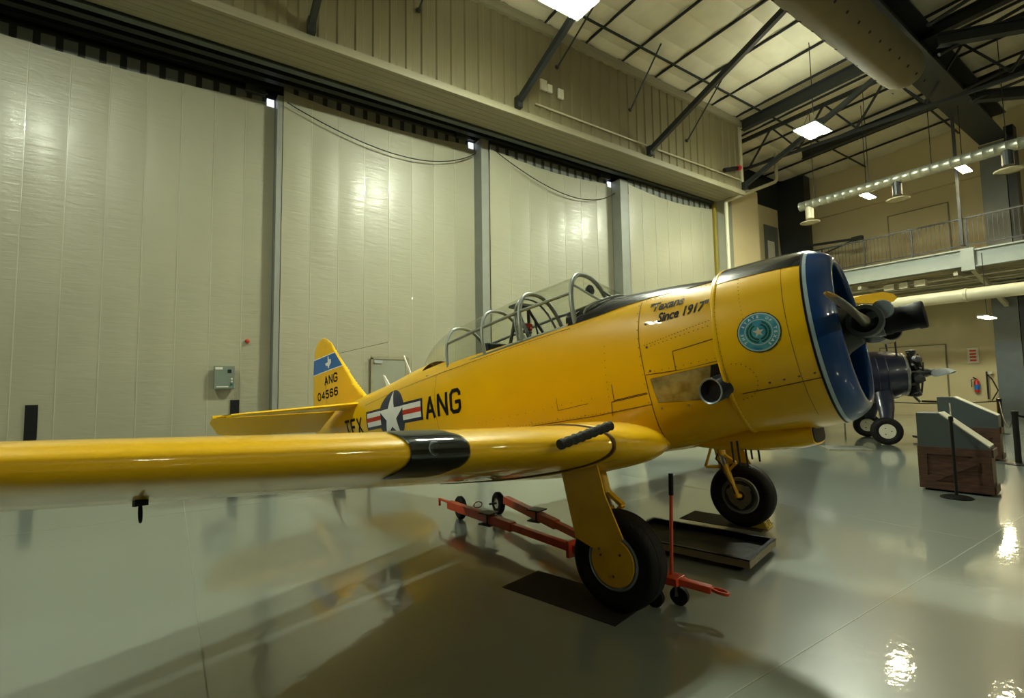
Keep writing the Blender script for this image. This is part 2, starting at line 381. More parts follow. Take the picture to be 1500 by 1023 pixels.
# ---- roof
def roof_z(y): return 11.75 + max(0, 10.6 - y)*.045
cl = struct(MB().add([(X0, Y0, 13.6), (X1, Y0, 13.6), (X1, 13.6, 12.05), (X0, 13.6, 12.05), (X0, Y0, 13.7), (X1, Y0, 13.7), (X1, 13.6, 12.2), (X0, 13.6, 12.2)],
      [(0,1,2,3),(7,6,5,4),(0,4,5,1),(1,5,6,2),(2,6,7,3),(3,7,4,0)]), 'ceiling', M['insul'])
me = {}
xs = [6.9 + 1.55*k for k in range(14)]
for i in range(len(xs)-1):
    for j in range(17):
        ya = 13.0 - j*.95; yb = ya - .95
        key = j
        if key not in me:
            rows = []
            for a in range(5):
                row = []
                for c in range(4):
                    u, v_ = a/4, c/3; y = ya + (yb-ya)*v_
                    row.append((u*1.55, y, roof_z(y) - .085*math.sin(PI*u)**.6*(.4+.6*math.sin(PI*v_)**.5) + (.03 if c in (0, 3) else 0)))
                rows.append(row)
            o = MB().grid(rows).build('insulation_panel', M['insul'], cl, smooth=60, fix=False); me[key] = o.data
        else: o = link(bpy.data.objects.new('insulation_panel', me[key]), cl)
        o.location = (xs[i], 0, 0)
for x in xs:
    MB().ibeam((x, 13.2, roof_z(13.2)-.12), (x, -2, roof_z(-2)-.12), .035, .07, .012).build('purlin', M['darksteel'], cl)
for y in (9.6, 6.2, 2.6):
    MB().bar((5.5, y, roof_z(y)-.25), (27, y, roof_z(y)-.25), .05, .05).build('purlin_tie', M['darksteel'], cl)
# frames across the hangar (rafters), their knee struts and rods
for x in (2.2, 17.75, 22.3):
    MB().ibeam((x, 10.3, 11.25), (x, -9, 11.9), .22, .34).build('rafter', M['darksteel'], cl)
for x in (2.2, 7.4, 12.55, 17.9):
    MB().bar((x, 10.46, 8.98), (x, 4.6, 11.5), .12, .16).build('knee_strut', M['darksteel'], cl)
    MB().box((x, 10.4, 8.98), (.16, .16, .3)).build('strut_foot', M['track'], cl)
for (xa, za, xb, yb_, zb) in ((8.81, 10.5, 9.0, 9.0, 11.6), (4.6, 10.4, 4.8, 9.2, 11.6), (11.76, 10.15, 11.9, 9.3, 11.7), (14.57, 9.9, 14.7, 9.0, 11.6)):
    MB().tube([(xa, 10.45, za), (xb, yb_, zb)], .025, 6).build('brace_rod', M['darksteel'], cl)
    MB().lathe([(0, .06), (.05, .06), (.06, 0)], (xa, 10.5, za), (0, -1, .3), 10).build('rod_anchor', M['track'], cl)
# main girder along the hangar and the trusses to the right of it
g = MB().ibeam((-4, 4.55, 11.0), (25.6, 4.95, 11.0), .80, .95, .05)
g.build('steel_girder', M['darksteel'], None, label='massive dark steel girder running overhead to the column at the back wall', cat='beam')
tx = empty('roof_truss', (0, 0, 0)); tag(tx, 'dark steel roof trusses right of the main girder', 'truss')
for (a, b_) in (((13, 4.0, 10.7), (19, -2.5, 11.4)), ((17, 4.2, 10.7), (22, -1.5, 10.9)), ((21, 4.4, 10.5), (26, -.5, 10.4))):
    MB().ibeam(a, b_, .22, .3).build('truss_chord', M['darksteel'], tx)
for (a, b_) in (((12.5, 3.9, 10.6), (13.5, 1.6, 11.9)), ((15.5, 4, 10.4), (17.5, 2.1, 12.0)), ((17, 4.2, 10.3), (19.3, 2.4, 11.9)), ((20, 4.4, 10.4), (22.5, 2.8, 11.8)), ((20.5, 4.4, 10.2), (24, 3.2, 11.8))):
    MB().tube([a, b_], .05, 6).build('truss_diagonal', M['darksteel'], tx)
jt = empty('joist_girder', (0, 0, 0)); tag(jt, 'slender dark joist girder with web members below the roof near the back wall', 'truss')
MB().bar((19.0, 11.5, 10.15), (19.0, -3, 9.55), .08, .1).build('lower_chord', M['darksteel'], jt)
MB().bar((19.0, 11.5, 11.3), (19.0, -3, 11.5), .10, .14).build('upper_chord', M['darksteel'], jt)
for k in range(7):
    y = 10.8 - k*1.9
    MB().bar((19, y, 10.13-.04*k*1.0), (19, y-.95, 11.35), .06, .06).build('web_member', M['darksteel'], jt)
    MB().bar((19, y-1.9, 10.1-.04*k), (19, y-.95, 11.35), .06, .06).build('web_member', M['darksteel'], jt)

# ---- back wall, mezzanine
bw = struct(MB().bb((27, Y0, 0), (27.15, 13.6, 12.4)), 'wall_back', M['beige'])
MB().bb((26.8, -6, 9.7), (27, 13.2, 12.4)).build('upper_band', M['beige'], bw)
MB().bb((26.96, 6.75, 6.0), (27.0, 8.95, 9.0)).build('panel_outline', M['siding'], bw)
MB().bb((26.95, 6.8, 6.0), (26.99, 8.9, 8.95)).build('wall_panel', M['beige'], bw)
MB().bb((26.92, 7.2, 0), (27.0, 9.6, 3.0)).build('panel_outline', M['siding'], bw)
MB().bb((26.90, 7.24, 0), (26.99, 9.56, 2.96)).build('wall_panel', M['beige'], bw)
MB().bb((26.94, 7.0, 8.05), (26.97, 8.4, 8.12)).build('cable_tray', M['cream'], bw)
fs = struct(MB().bb((X0, Y0, 0), (X0+.1, 13.6, 13)), 'wall_left', M['siding'])
ws = struct(MB().bb((X0, Y0, 0), (X1, Y0+.1, 13.6)), 'wall_rear', M['siding'])
mz = empty('mezzanine', (22, 0, 0)); tag(mz, 'raised mezzanine floor with pale green edge beam along the back wall', 'mezzanine')
MB().ibeam((0, 13.1, 5.58), (0, 5.2, 5.58), .22, .55, .05).build('edge_beam', M['beam'], mz)
MB().ibeam((0, 5.0, 5.52), (0, -9, 5.52), .22, .55, .05).build('edge_beam', M['beam'], mz)
MB().box((-.02, 5.1, 5.5), (.3, .34, .75)).build('beam_joint', M['beam'], mz)
MB().bb((.12, -9, 5.62), (4.95, 13.1, 5.8)).build('deck', M['beam'], mz)
for k in range(13):
    x = .45 + k*.36
    MB().ibeam((x, 13.1, 5.25), (x, -6, 5.25), .06, .1, .012).build('deck_joist', M['pipe'], mz)
for k in range(5):
    MB().tube([(.7+.8*k, 13.0, 5.06-.03*(k % 2)), (.7+.8*k, -6, 5.06-.03*(k % 2))], .035, 6).build('underdeck_pipe', M['pipe'], mz)
for k, y in enumerate((7.55, 7.10, 6.60)): MB().box((.55, y, 5.02), (.25, .32 if k != 1 else .26, .22)).build('junction_box', M['pipe'], mz)
for k in range(5):
    y = 11.3 - k*2.9
    MB().bar((.1, y, 5.12), (4.9, y-.3, 5.12), .12, .14).build('cross_beam', M['pipe'], mz)
MB().bar((.1, 5.1, 5.3), (3.9, 5.0, 4.2), .12, .14).build('cross_brace', M['pipe'], mz)
rl = empty('guard_railing', (21.95, 0, 5.86)); tag(rl, 'dark metal guard railing with thin balusters along the mezzanine edge', 'railing')
MB().bar((0, 13.0, 1.05), (0, -9, 1.05), .05, .05).build('top_rail', M['darksteel'], rl)
MB().bar((0, 13.0, .12), (0, -9, .12), .04, .04).build('bottom_rail', M['darksteel'], rl)
for k in range(15):
    MB().bb((-.025, 12.6-1.5*k-.025, 0), (.025, 12.6-1.5*k+.025, 1.05)).build('post', M['darksteel'], rl)
b = MB()
for k in range(175): b.bb((-.007, 12.8-.123*k-.007, .12), (.007, 12.8-.123*k+.007, 1.05))
b.build('balusters', M['darksteel'], rl, kind='stuff')
hr = MB().bb((-.04, -.04, 6.0), (.04, .04, 10.45)).build('hanger_rod', M['darksteel'], None, label='dark steel hanger rod dropping from roof to the mezzanine beam joint', cat='rod'); hr.location = (21.85, 5.2, 0)
# columns
c1 = empty('steel_column', (26, 5.05, 0)); tag(c1, 'tall blue-grey steel column with yellow corner guards at the back wall', 'column')
MB().bb((-.3, -.35, 0), (.3, .38, 2.9)).build('lower_casing', M['columngrey'], c1)
MB().bb((-.29, -.34, 2.9), (.29, .37, 10.5)).build('upper_casing', M['midsteel'], c1)
MB().bb((-.25, -.62, 0), (.25, -.36, 11)).build('flange', M['track'], c1)
for y in (-.66, .42): MB().bb((-.36, y-.05, 0), (-.2, y+.05, .75)).build('corner_guard', M['yellowstrip'], c1)
c2 = empty('steel_column', (25.9, 12.6, 0)); tag(c2, 'black steel column in the corner beside the beige return wall', 'column')
b = MB(); b.add([(-.3, -.75, 0), (.3, -.75, 0), (.3, .0, 0), (-.3, .0, 0), (-.3, -.75, 11.8), (.3, -.75, 11.8), (.3, .75, 11.8), (-.3, .75, 11.8)], [(0,1,2,3),(7,6,5,4),(0,4,5,1),(1,5,6,2),(2,6,7,3),(3,7,4,0)])
b.build('shaft', M['darksteel'], c2)
MB().bar((-.4, -.7, 8.1), (-.5, -2.9, 7.9), .1, .1).bar((-.4, -.6, 7.3), (-.5, -2.8, 7.85), .06, .06).build('bracket_arm', M['darksteel'], c2)
MB().box((-.5, -3.0, 7.88), (.25, .4, .2)).build('arm_head', M['track'], c2)
MB().box((-.31, -.3, 7.2), (.02, .55, .5)).build('gusset_plate', M['midsteel'], c2)
# pipes and ducts
pp = MB().tube([(17.88, 11.2, 3.0), (17.88, 11.2, 8.55), (17.95, 11.2, 8.68), (18.1, 11.2, 8.74), (21.6, 11.2, 10.22), (21.75, 11.2, 10.32), (21.8, 11.2, 10.5), (21.85, 11.2, 11.6)], .075, 10)
pp.build('drain_pipe', M['pipe'], None, smooth=50, label='cream drain pipe bending from the roof down the door jamb', cat='pipe')
cn = MB().tube([(8.0, 10.46, 9.17), (12.44, 10.46, 9.17)], .025, 6); cn.build('conduit_pipe', M['pipe'], None, label='thin cream conduit along the ribbed siding between two strut feet', cat='pipe')
cn = MB().tube([(13.0, 10.46, 9.17), (17.8, 10.46, 9.2)], .025, 6); cn.build('conduit_pipe', M['pipe'], None, label='thin cream conduit along the ribbed siding at its right end', cat='pipe')
def spiral_duct(x, ya, yb, z, r, label):
    d = empty('air_duct', (x, (ya+yb)/2, z)); tag(d, label, 'duct'); n = int(abs(ya-yb)/.25); prof_ = []
    L = abs(ya-yb)
    for k in range(n+1):
        prof_ += [(k*L/n, r), (k*L/n+.02, r+.012), (k*L/n+.04, r)]
    MB().lathe(prof_, (0, -L/2, 0), (0, 1, 0), 20, True).build('duct_shell', M['galv'], d, smooth=60)
    return d
sdct = spiral_duct(20.0, 9.4, -3, 8.25, .17, 'galvanised spiral duct hung across the hall above the mezzanine railing')
for y in (8.9, 7.1, 5.35, 3.6): MB().tube([(0, y-3.2, .15), (0, y-3.2, 3.6)], .012, 5).build('hanger', M['darksteel'], sdct)
for y in (9.1, 6.3, 3.6):
    MB().cyl((0, y-3.2, -.1), (0, y-3.2, -.55), .14, 14).build('drop_collar', M['darksteel'] if y != 9.1 else M['pipe'], sdct)
    MB().lathe([(0, .32), (.03, .34), (.06, .2), (.03, .12), (.1, 0)], (0, y-3.2, -.72), (0, 0, 1), 22).build('diffuser', M['pipe'], sdct, smooth=40)
wd_ = empty('air_duct', (21.2, 3.2, 4.22)); tag(wd_, 'large cream round duct hung under the mezzanine', 'duct')
MB().lathe([(0, .0), (.0, .20), (4.1, .20), (4.12, .225), (4.18, .225), (4.2, .20), (9.2, .20), (9.2, 0)], (0, 6.0, 0), (0, -1, 0), 22).build('duct_shell', M['pipe'], wd_, smooth=40)
MB().bb((-.15, -.4, -.7), (.15, -.1, 0)).build('duct_drop', M['pipe'], wd_)
fd = empty('fabric_duct', (5.5, 4.62, 9.62)); tag(fd, 'long tan fabric air duct with rows of vent holes under the roof', 'duct')
prof_ = [(-14, .50)] + [(k*.5-14 + .25, .50 + .012*(k % 2)) for k in range(48)] + [(10.1, .49), (10.25, .45), (10.36, .33), (10.42, .15), (10.43, 0)]
MB().lathe(prof_, (0, 0, 0), (1, 0, 0), 28).build('duct_sleeve', M['fabric'], fd, smooth=60)
b = MB()
for k in range(20):
    for a in (-.75, .75):
        x = k*.55; an = -PI/2 + a
        b.lathe([(0, .035), (.01, .035), (.012, 0)], (x, .505*math.cos(an), .505*math.sin(an)), (0, math.cos(an), math.sin(an)), 8)
b.build('vent_holes', M['letter'], fd, kind='stuff')
for k in range(7): MB().tube([(k*1.6, 0, .5), (k*1.6, 0, 2.2)], .01, 5).build('hanger', M['darksteel'], fd)

# ---- lamps
def highbay(x, y, z, label, group=None, top=None, tube='lamp'):
    e = empty('high_bay_lamp', (x, y, z)); tag(e, label, 'lamp', group)
    MB().bb((-.52, -.33, .03), (.52, .33, .08)).build('housing', M['beam'], e)
    for s in (-1, 1): MB().bb((-.46, s*.19-.075, .0), (.46, s*.19+.075, .03)).build('tube_panel', M[tube], e)
    MB().bb((-.45, -.12, .08), (.45, .12, .085)).build('ceiling_fill_panel', M['ceiling_fill'], e)
    for s in (-1, 1): MB().tube([(.5*s, 0, .08), (.12*s, 0, .6)], .008, 4).build('hanger_wire', M['track'], e)
    MB().tube([(.12, 0, .6), (.12, 0, (top or roof_z(y))-z)], .012, 5).build('suspension_cable', M['track'], e)
    return e
highbay(15.75, 6.95, 9.0, 'twin-panel high bay lamp hung under the roof left of the fabric duct end')
highbay(6.24, 7.02, 9.0, 'high bay lamp at the top edge above the left siding strut')
highbay(-3.3, 7.02, 9.0, 'high bay lamp out of view above the left wing', tube='lamp3')
for x, y in ((2.5, -13.0), (9.0, -13.0), (16.0, -13.0)):  # unseen rear lamps, added as fill for the near fuselage side
    highbay(x, y, 8.8, 'added fill lamp out of view behind the viewpoint', 'added fill lamps behind the viewpoint', tube='fill_lamp')
def walllamp(x, y, z, label, r=(.14, .42)):
    e = empty('hanging_lamp', (x, y, z)); tag(e, label, 'lamp')
    MB().bb((-r[1], -r[0], .02), (r[1], r[0], .07)).build('housing', M['galv'], e)
    MB().bb((-r[1]*.95, -r[0]*.9, 0), (r[1]*.95, r[0]*.9, .02)).build('tube_panel', M['warm'], e)
    MB().tube([(0, 0, .07), (0, 0, 5.5-z if z < 5.5 else (10.5-z if 4 < y < 5.4 else roof_z(y)-z))], .012, 5).build('stem', M['darksteel'], e)
walllamp(21.2, 7.62, 8.35, 'warm lamp glowing below the spiral duct left of the middle diffuser', (.13, .5))
walllamp(21.2, 4.88, 8.35, 'warm lamp glowing in front of the grey steel column head', (.13, .5))
walllamp(21.2, 4.60, 3.42, 'warm lamp glowing under the mezzanine beside the cream duct', (.13, .5))
walllamp(24.0, -2.0, 4.9, 'warm lamp under the mezzanine floor out of view on the right', (.13, .5))
walllamp(24.0, 0.5, 8.6, 'warm lamp above the mezzanine out of view on the right', (.13, .5))
# ---- small wall fixtures
for (x, z, w_, h_, lb) in ((8.3, 9.80, .22, .30, 'leftmost white box of three on the ribbed siding'), (8.52, 9.77, .16, .22, 'small middle white box of three on the ribbed siding'), (8.91, 9.74, .20, .28, 'rightmost white box of three on the ribbed siding')):
    o = MB().bb((-w_/2, -.06, -h_/2), (w_/2, 0, h_/2)).build('junction_box', M['cream'], None, bevel=.01, label=lb, cat='box'); o.location = (x, 10.5, z)
hv = empty('heat_sensor', (17.0, 10.3, 9.35)); tag(hv, 'black tubular detector with red end on the siding beside the corner', 'sensor')
MB().tube([(-.55, 0, -.12), (.25, .0, .14)], .075, 10).build('tube_body', M['letter'], hv)
MB().lathe([(0, .1), (.14, .1), (.14, 0)], (.3, 0, .15), (1, 0, .3), 10, True).build('end_cap', M['exred'], hv, label='red end cap')
fe = empty('fire_extinguisher', (26.86, 6.3, .98)); tag(fe, 'red fire extinguisher hung on the back wall below the sign', 'extinguisher')
MB().lathe([(0, .0), (0, .085), (.42, .085), (.5, .04), (.53, .03), (.53, 0)], (0, 0, 0), (0, 0, 1), 16).build('cylinder_body', M['exred'], fe, smooth=40)
MB().bar((0, 0, .53), (-.02, .1, .60), .04, .04).build('valve_handle', M['letter'], fe)
MB().tube([(0, 0, .55), (-.03, .16, .50), (-.05, .15, .2)], .015, 6).build('hose', M['letter'], fe, smooth=60)
MB().lathe([(0, .087), (.2, .087)], (0, 0, .1), (0, 0, 1), 16).build('body_label', M['bandblue'], fe)
sg = empty('fire_sign', (26.93, 6.36, 2.15)); tag(sg, 'white and red fire extinguisher sign on the back wall', 'sign')
MB().bb((-.02, -.18, 0), (0, .18, .62)).build('sign_plate', M['cream'], sg)
for k in range(4): MB().bb((-.03, -.10, .08+.13*k), (-.02, .10, .15+.13*k)).build('red_bar', M['exred'], sg)
for y in (3.9, 3.6): MB().lathe([(0, .07), (.03, .07), (.035, 0)], (26.97, y, 2.25), (-1, 0, 0), 10).build('wall_socket', M['cream'], None, label='small round cream wall fitting right of the column, %s one' % ('left' if y > 3.8 else 'right'), cat='socket')
hb = empty('hose_bib', (26.85, 5.98, .6)); tag(hb, 'grey hose pipe and small box on the back wall beside the extinguisher', 'pipe')
MB().tube([(0, 0, .1), (0, .0, 1.2)], .03, 8).build('standpipe', M['darksteel'], hb)
MB().box((-.02, -.12, 1.15), (.08, .12, .1)).build('valve_box', M['cream'], hb)
MB().tube([(0, .0, 1.1), (-.02, -.15, .9), (-.02, -.3, .45), (-.02, -.1, .05)], .02, 6).build('hose', M['letter'], hb, smooth=60)

# ================================================================ THE YELLOW TRAINER
TH = math.radians(8.381)
OFF = Vector((.33*math.sin(TH), 0, .33*math.cos(TH)))
plane = empty('trainer_aircraft', (3.860, 2.862, 0), (0, -TH, math.radians(-76)))
tag(plane, 'yellow low-wing propeller trainer aircraft with blue cowl lip parked in the hangar', 'airplane')
class AB(MB):       # body frame: x toward the nose, y toward the starboard (near) side, z up, origin on the axle line
    def build(s, name, mt, parent=plane, **k):
        s.v = [(p[0]+OFF.x, -p[1], p[2]+OFF.z) for p in s.v]
        return MB.build(s, name, mt, parent, **k)
FST=[(1.10,1.97,.74,.585,1.37,2.1,2.1),(.72,2.00,.71,.61,1.36,2.1,2.2),(.30,2.06,.65,.605,1.32,2.2,2.5),(-.10,2.10,.61,.585,1.28,2.3,2.8),
(-.60,2.13,.59,.565,1.26,2.4,3.0),(-1.3,2.12,.58,.555,1.25,2.4,3.0),(-2.2,2.10,.62,.545,1.27,2.3,2.8),(-3.0,2.05,.72,.51,1.32,2.2,2.5),
(-3.6,1.99,.80,.465,1.36,2.1,2.4),(-4.2,1.91,.92,.40,1.40,2.0,2.3),(-5.0,1.83,1.06,.29,1.45,2.0,2.2),(-5.8,1.74,1.20,.18,1.47,2.0,2.0),(-6.5,1.66,1.33,.07,1.50,2.0,2.0),(-6.72,1.62,1.38,.03,1.50,2,2)]
def interp(tab, x):
    n = len(tab)
    if x >= tab[0][0]: return tab[0][1:]
    if x <= tab[-1][0]: return tab[-1][1:]
    for i in range(n-1):
        if tab[i][0] >= x >= tab[i+1][0]: break
    x0, x1 = tab[i][0], tab[i+1][0]; h = x1-x0; t = (x-x0)/h; out = []
    for k in range(1, len(tab[0])):
        y0, y1 = tab[i][k], tab[i+1][k]
        m0 = (y1-tab[i-1][k])/(x1-tab[i-1][0]) if i > 0 else (y1-y0)/h
        m1 = (tab[i+2][k]-y0)/(tab[i+2][0]-x0) if i < n-2 else (y1-y0)/h
        t2, t3 = t*t, t*t*t
        out.append((2*t3-3*t2+1)*y0+(t3-2*t2+t)*h*m0+(-2*t3+3*t2)*y1+(t3-t2)*h*m1)
    return tuple(out)
def fus_y(x, z):
    zt, zb, hw, zc, nt, nb = interp(FST, x)
    a, n = ((z-zc)/(zt-zc), nt) if z >= zc else ((zc-z)/(zc-zb), nb)
    return hw*(1-a**n)**(1/n) if a < 1 else 0.0
def fus_pt(x, an, off=0):       # an: 0 starboard, pi/2 top
    zt, zb, hw, zc, nt, nb = interp(FST, x); c, s_ = math.cos(an), math.sin(an)
    n, h = (nt, zt-zc+off) if s_ >= 0 else (nb, zc-zb+off)
    return (x, (hw+off)*math.copysign(abs(c)**(2/n), c), zc + h*math.copysign(abs(s_)**(2/n), s_))
CPR = [(1.477,.54),(1.455,.582),(1.42,.613),(1.33,.655),(1.2,.675),(1.0,.69),(.85,.696),(.70,.698)]
CZ = 1.37
def cowl_y(x, z):
    R = interp(CPR, x)[0]; d = z-CZ; return math.sqrt(max(0, R*R-d*d))
# fuselage shell, open over the cockpit
NS, NA = 110, 56
b = AB(); rows = []
for i in range(NS+1):
    x = 1.08 - (1.08+6.72)*i/NS; rows.append([fus_pt(x, 2*PI*j/NA) for j in range(NA)])
b.v = [p for r_ in rows for p in r_]
for i in range(NS):
    for j in range(NA):
        f = (i*NA+j, i*NA+(j+1) % NA, (i+1)*NA+(j+1) % NA, (i+1)*NA+j)
        c = [sum(b.v[q][k] for q in f)/4 for k in range(3)]
        if -3.2 < c[0] < -.72 and abs(c[1]) < (.40 if c[0] > -2.6 else .34) and c[2] > 1.6: continue
        if .10 < c[0] < .80 and c[1] > .3 and False: continue
        b.f.append(f)
b.f.append(tuple(range(NS*NA, NS*NA+NA)))
fus = b.build('fuselage', M['yellow'], smooth=50)

def decal(polys, surf, off, mt, name, parent=plane, label=None, g=.035, kind=None, sub=None):
    bm = bmesh.new()
    for p in polys:
        vs = [bm.verts.new((q[0], 0, q[1])) for q in p]
        try: bm.faces.new(vs)
        except ValueError: pass
    xs_ = [v_.co.x for v_ in bm.verts]; zs_ = [v_.co.z for v_ in bm.verts]
    for ax, lo, hi in ((0, min(xs_), max(xs_)), (2, min(zs_), max(zs_))):
        k = math.floor(lo/g)+1
        while k*g < hi:
            no = [0, 0, 0]; no[ax] = 1; co = [0, 0, 0]; co[ax] = k*g
            bmesh.ops.bisect_plane(bm, geom=bm.verts[:]+bm.edges[:]+bm.faces[:], plane_co=co, plane_no=no); k += 1
    for v_ in bm.verts: v_.co.y = surf(v_.co.x, v_.co.z) + off
    bb_ = AB(); bm.verts.index_update()
    bb_.v = [tuple(v_.co) for v_ in bm.verts]; bb_.f = [tuple(v_.index for v_ in f.verts) for f in bm.faces]; bm.free()
    return bb_.build(name, mt, parent, smooth=60, label=label, kind=kind)
def quadline(p, q, t):
    dx, dy = q[0]-p[0], q[1]-p[1]; L_ = math.hypot(dx, dy) or 1; nx, ny = -dy/L_*t/2, dx/L_*t/2
    return [(p[0]+nx, p[1]+ny), (q[0]+nx, q[1]+ny), (q[0]-nx, q[1]-ny), (p[0]-nx, p[1]-ny)]
GL = {'A': [[(0,0),(.5,1),(1,0)],[(.2,.32),(.8,.32)]], 'N': [[(0,0),(0,1),(1,0),(1,1)]], 'G': [[(1,.78),(1,.86),(.78,1),(.22,1),(0,.84),(0,.16),(.22,0),(.78,0),(1,.16),(1,.45),(.55,.45)]],
      'T': [[(0,1),(1,1)],[(.5,1),(.5,0)]], 'E': [[(1,1),(0,1),(0,0),(1,0)],[(0,.52),(.8,.52)]], 'X': [[(0,0),(1,1)],[(0,1),(1,0)]],
      '0': [[(0,.2),(0,.8),(.25,1),(.75,1),(1,.8),(1,.2),(.75,0),(.25,0),(0,.2)]], '4': [[(.75,0),(.75,1),(0,.3),(1,.3)]], '5': [[(.95,1),(.05,1),(.05,.56),(.7,.6),(1,.42),(1,.16),(.75,0),(.25,0),(0,.14)]],
      '6': [[(1,.84),(.75,1),(.25,1),(0,.8),(0,.2),(.25,0),(.75,0),(1,.2),(1,.4),(.75,.56),(.2,.56),(0,.42)]],
      'L': [[(0,1),(0,0),(1,0)]], 'I': [[(.5,0),(.5,1)]], 'F': [[(0,0),(0,1),(1,1)],[(0,.52),(.8,.52)]]}
def glyph(ch, x, z, wd, ht, th):
    polys = []; ins = th/2
    for line in GL[ch]:
        pts = [(x+ins+u*(wd-th), z+ins+v_*(ht-th)) for u, v_ in line]
        for a, c in zip(pts[:-1], pts[1:]):
            dx, dy = c[0]-a[0], c[1]-a[1]; L_ = math.hypot(dx, dy); e = th*.28/L_
            polys.append(quadline((a[0]-dx*e, a[1]-dy*e), (c[0]+dx*e, c[1]+dy*e), th))
    return polys
def word(txt, x, z, x1, ht, surf, mt, th=.22, gap=.2, slope=0, off=.004):
    n = len(txt); wd = (x1-x)/(n+gap*(n-1))
    for k, ch in enumerate(txt):
        xx = x+k*wd*(1+gap)
        if ch == 'I': pass
        decal(glyph(ch, xx, z+slope*(xx-x), wd, ht, wd*th), surf, off, mt, 'letter' if ch.isalpha() else 'numeral')
word('ANG', -2.945, 1.238, -2.256, .287, fus_y, M['letter'], slope=.03)
word('TEX', -5.32, 1.215, -4.68, .262, fus_y, M['letter'])
# star and bar insignia
ix, iz, R_ = -3.76, 1.378, .35
def ring_poly(cx, cz, r, n=48, a0=0): return [(cx+r*math.cos(a0+2*PI*k/n), cz+r*math.sin(a0+2*PI*k/n)) for k in range(n)]
def rect(x0, z0, x1, z1): return [(x0, z0), (x1, z0), (x1, z1), (x0, z1)]
ins = decal([ring_poly(ix, iz, R_)], fus_y, .003, M['navy'], 'insignia_disc')
decal([rect(ix-.755, iz-.125, ix+.755, iz+.145)], fus_y, .0038, M['navy'], 'insignia_bar_border', ins)
for s in (-1, 1):
    xa, xb = (ix+.30, ix+.72) if s > 0 else (ix-.72, ix-.30)
    decal([rect(xa, iz-.085, xb, iz+.112)], fus_y, .0046, M['white'], 'insignia_bar', ins)
    decal([rect(xa, iz-.016, xb, iz+.044)], fus_y, .0054, M['red'], 'insignia_stripe', ins, label='red stripe')
star = []
for k in range(10):
    r = .345 if k % 2 == 0 else .345*.40; a = PI/2 + k*PI/5; star.append((ix+r*math.cos(a), iz+r*math.sin(a)))
decal([[star[(k-1) % 10], star[k], star[(k+1) % 10], (ix, iz)] for k in range(0, 10, 2)], fus_y, .0064, M['white'], 'insignia_star', ins)
# lettering from the built-in font
def text_decal(txt, x, z, size, surf, mt, shear=.35, rot=0, off=.004, parent=plane, bold=.006, name='script_lettering', sx=1):
    cu_ = bpy.data.curves.new('t', 'FONT'); cu_.body = txt; cu_.size = size; cu_.shear = shear; cu_.offset = bold; cu_.resolution_u = 3
    to = bpy.data.objects.new('t', cu_); COL.objects.link(to); dg = bpy.context.evaluated_depsgraph_get()
    me_ = to.evaluated_get(dg).to_mesh(); ca, sa = math.cos(rot), math.sin(rot)
    polys = [[(x + (me_.vertices[i].co.x*ca*sx - me_.vertices[i].co.y*sa), z + (me_.vertices[i].co.x*sa*sx + me_.vertices[i].co.y*ca)) for i in p.vertices] for p in me_.polygons]
    to.evaluated_get(dg).to_mesh_clear(); bpy.data.objects.remove(to)
    return decal(polys, surf, off, mt, name, parent, g=.03)
text_decal('"Texans', .135, 1.800, .105, fus_y, M['letter'], rot=.0, sx=.9, bold=.003)
text_decal('Since 1917"', .225, 1.690, .110, fus_y, M['letter'], rot=.02, sx=.80, bold=.003)

# cowling
def cowl_seg(x0, x1, off, a0, a1, n, mt, name, label=None, nx=14):
    b = AB(); rows = []
    for i in range(nx+1):
        x = x0+(x1-x0)*i/nx; R = interp(CPR, x)[0]+off
        rows.append([(x, R*math.cos(a0+(a1-a0)*j/n), CZ+R*math.sin(a0+(a1-a0)*j/n)) for j in range(n+1)])
    return b.grid(rows).build(name, mt, smooth=50, label=label)
cowl = cowl_seg(1.335, .70, 0, 0, 2*PI, 72, M['yellow'], 'cowling')
at = math.asin(.50/.69)
cowl_seg(1.345, .695, .003, at, PI-at, 24, M['black'], 'cowling_antiglare', 'black antiglare top of cowling')
b = AB(); prof_ = [(1.345, .652), (1.37, .642), (1.40, .627), (1.43, .606), (1.455, .582), (1.47, .560), (1.477, .543), (1.477, .530), (1.468, .520), (1.44, .518), (1.36, .53), (1.26, .55), (1.12, .58)]
b.lathe([(x-1, r) for x, r in prof_], (1, 0, CZ), (1, 0, 0), 72).build('cowl_lip', M['blue'], smooth=60, label='deep blue cowl lip')
AB().lathe([(.322, .6605), (.345, .6535)], (1, 0, CZ), (1, 0, 0), 72).build('lip_pinstripe', M['pinstripe'], smooth=60)
AB().lathe([(.308, .6635), (.324, .6600)], (1, 0, CZ), (1, 0, 0), 72).build('lip_pinstripe', M['letter'], smooth=60, label='black line behind the pale pinstripe')
b = AB(); b.lathe([(-.0, .699), (.012, .704), (.03, .704), (.036, .699)], (.70, 0, CZ), (1, 0, 0), 72).build('cowl_flange', M['yellow'], smooth=60)
AB().lathe([(0, .52), (0, .70)], (.702, 0, CZ), (1, 0, 0), 48).build('cowl_rear_gap', M['seam'])
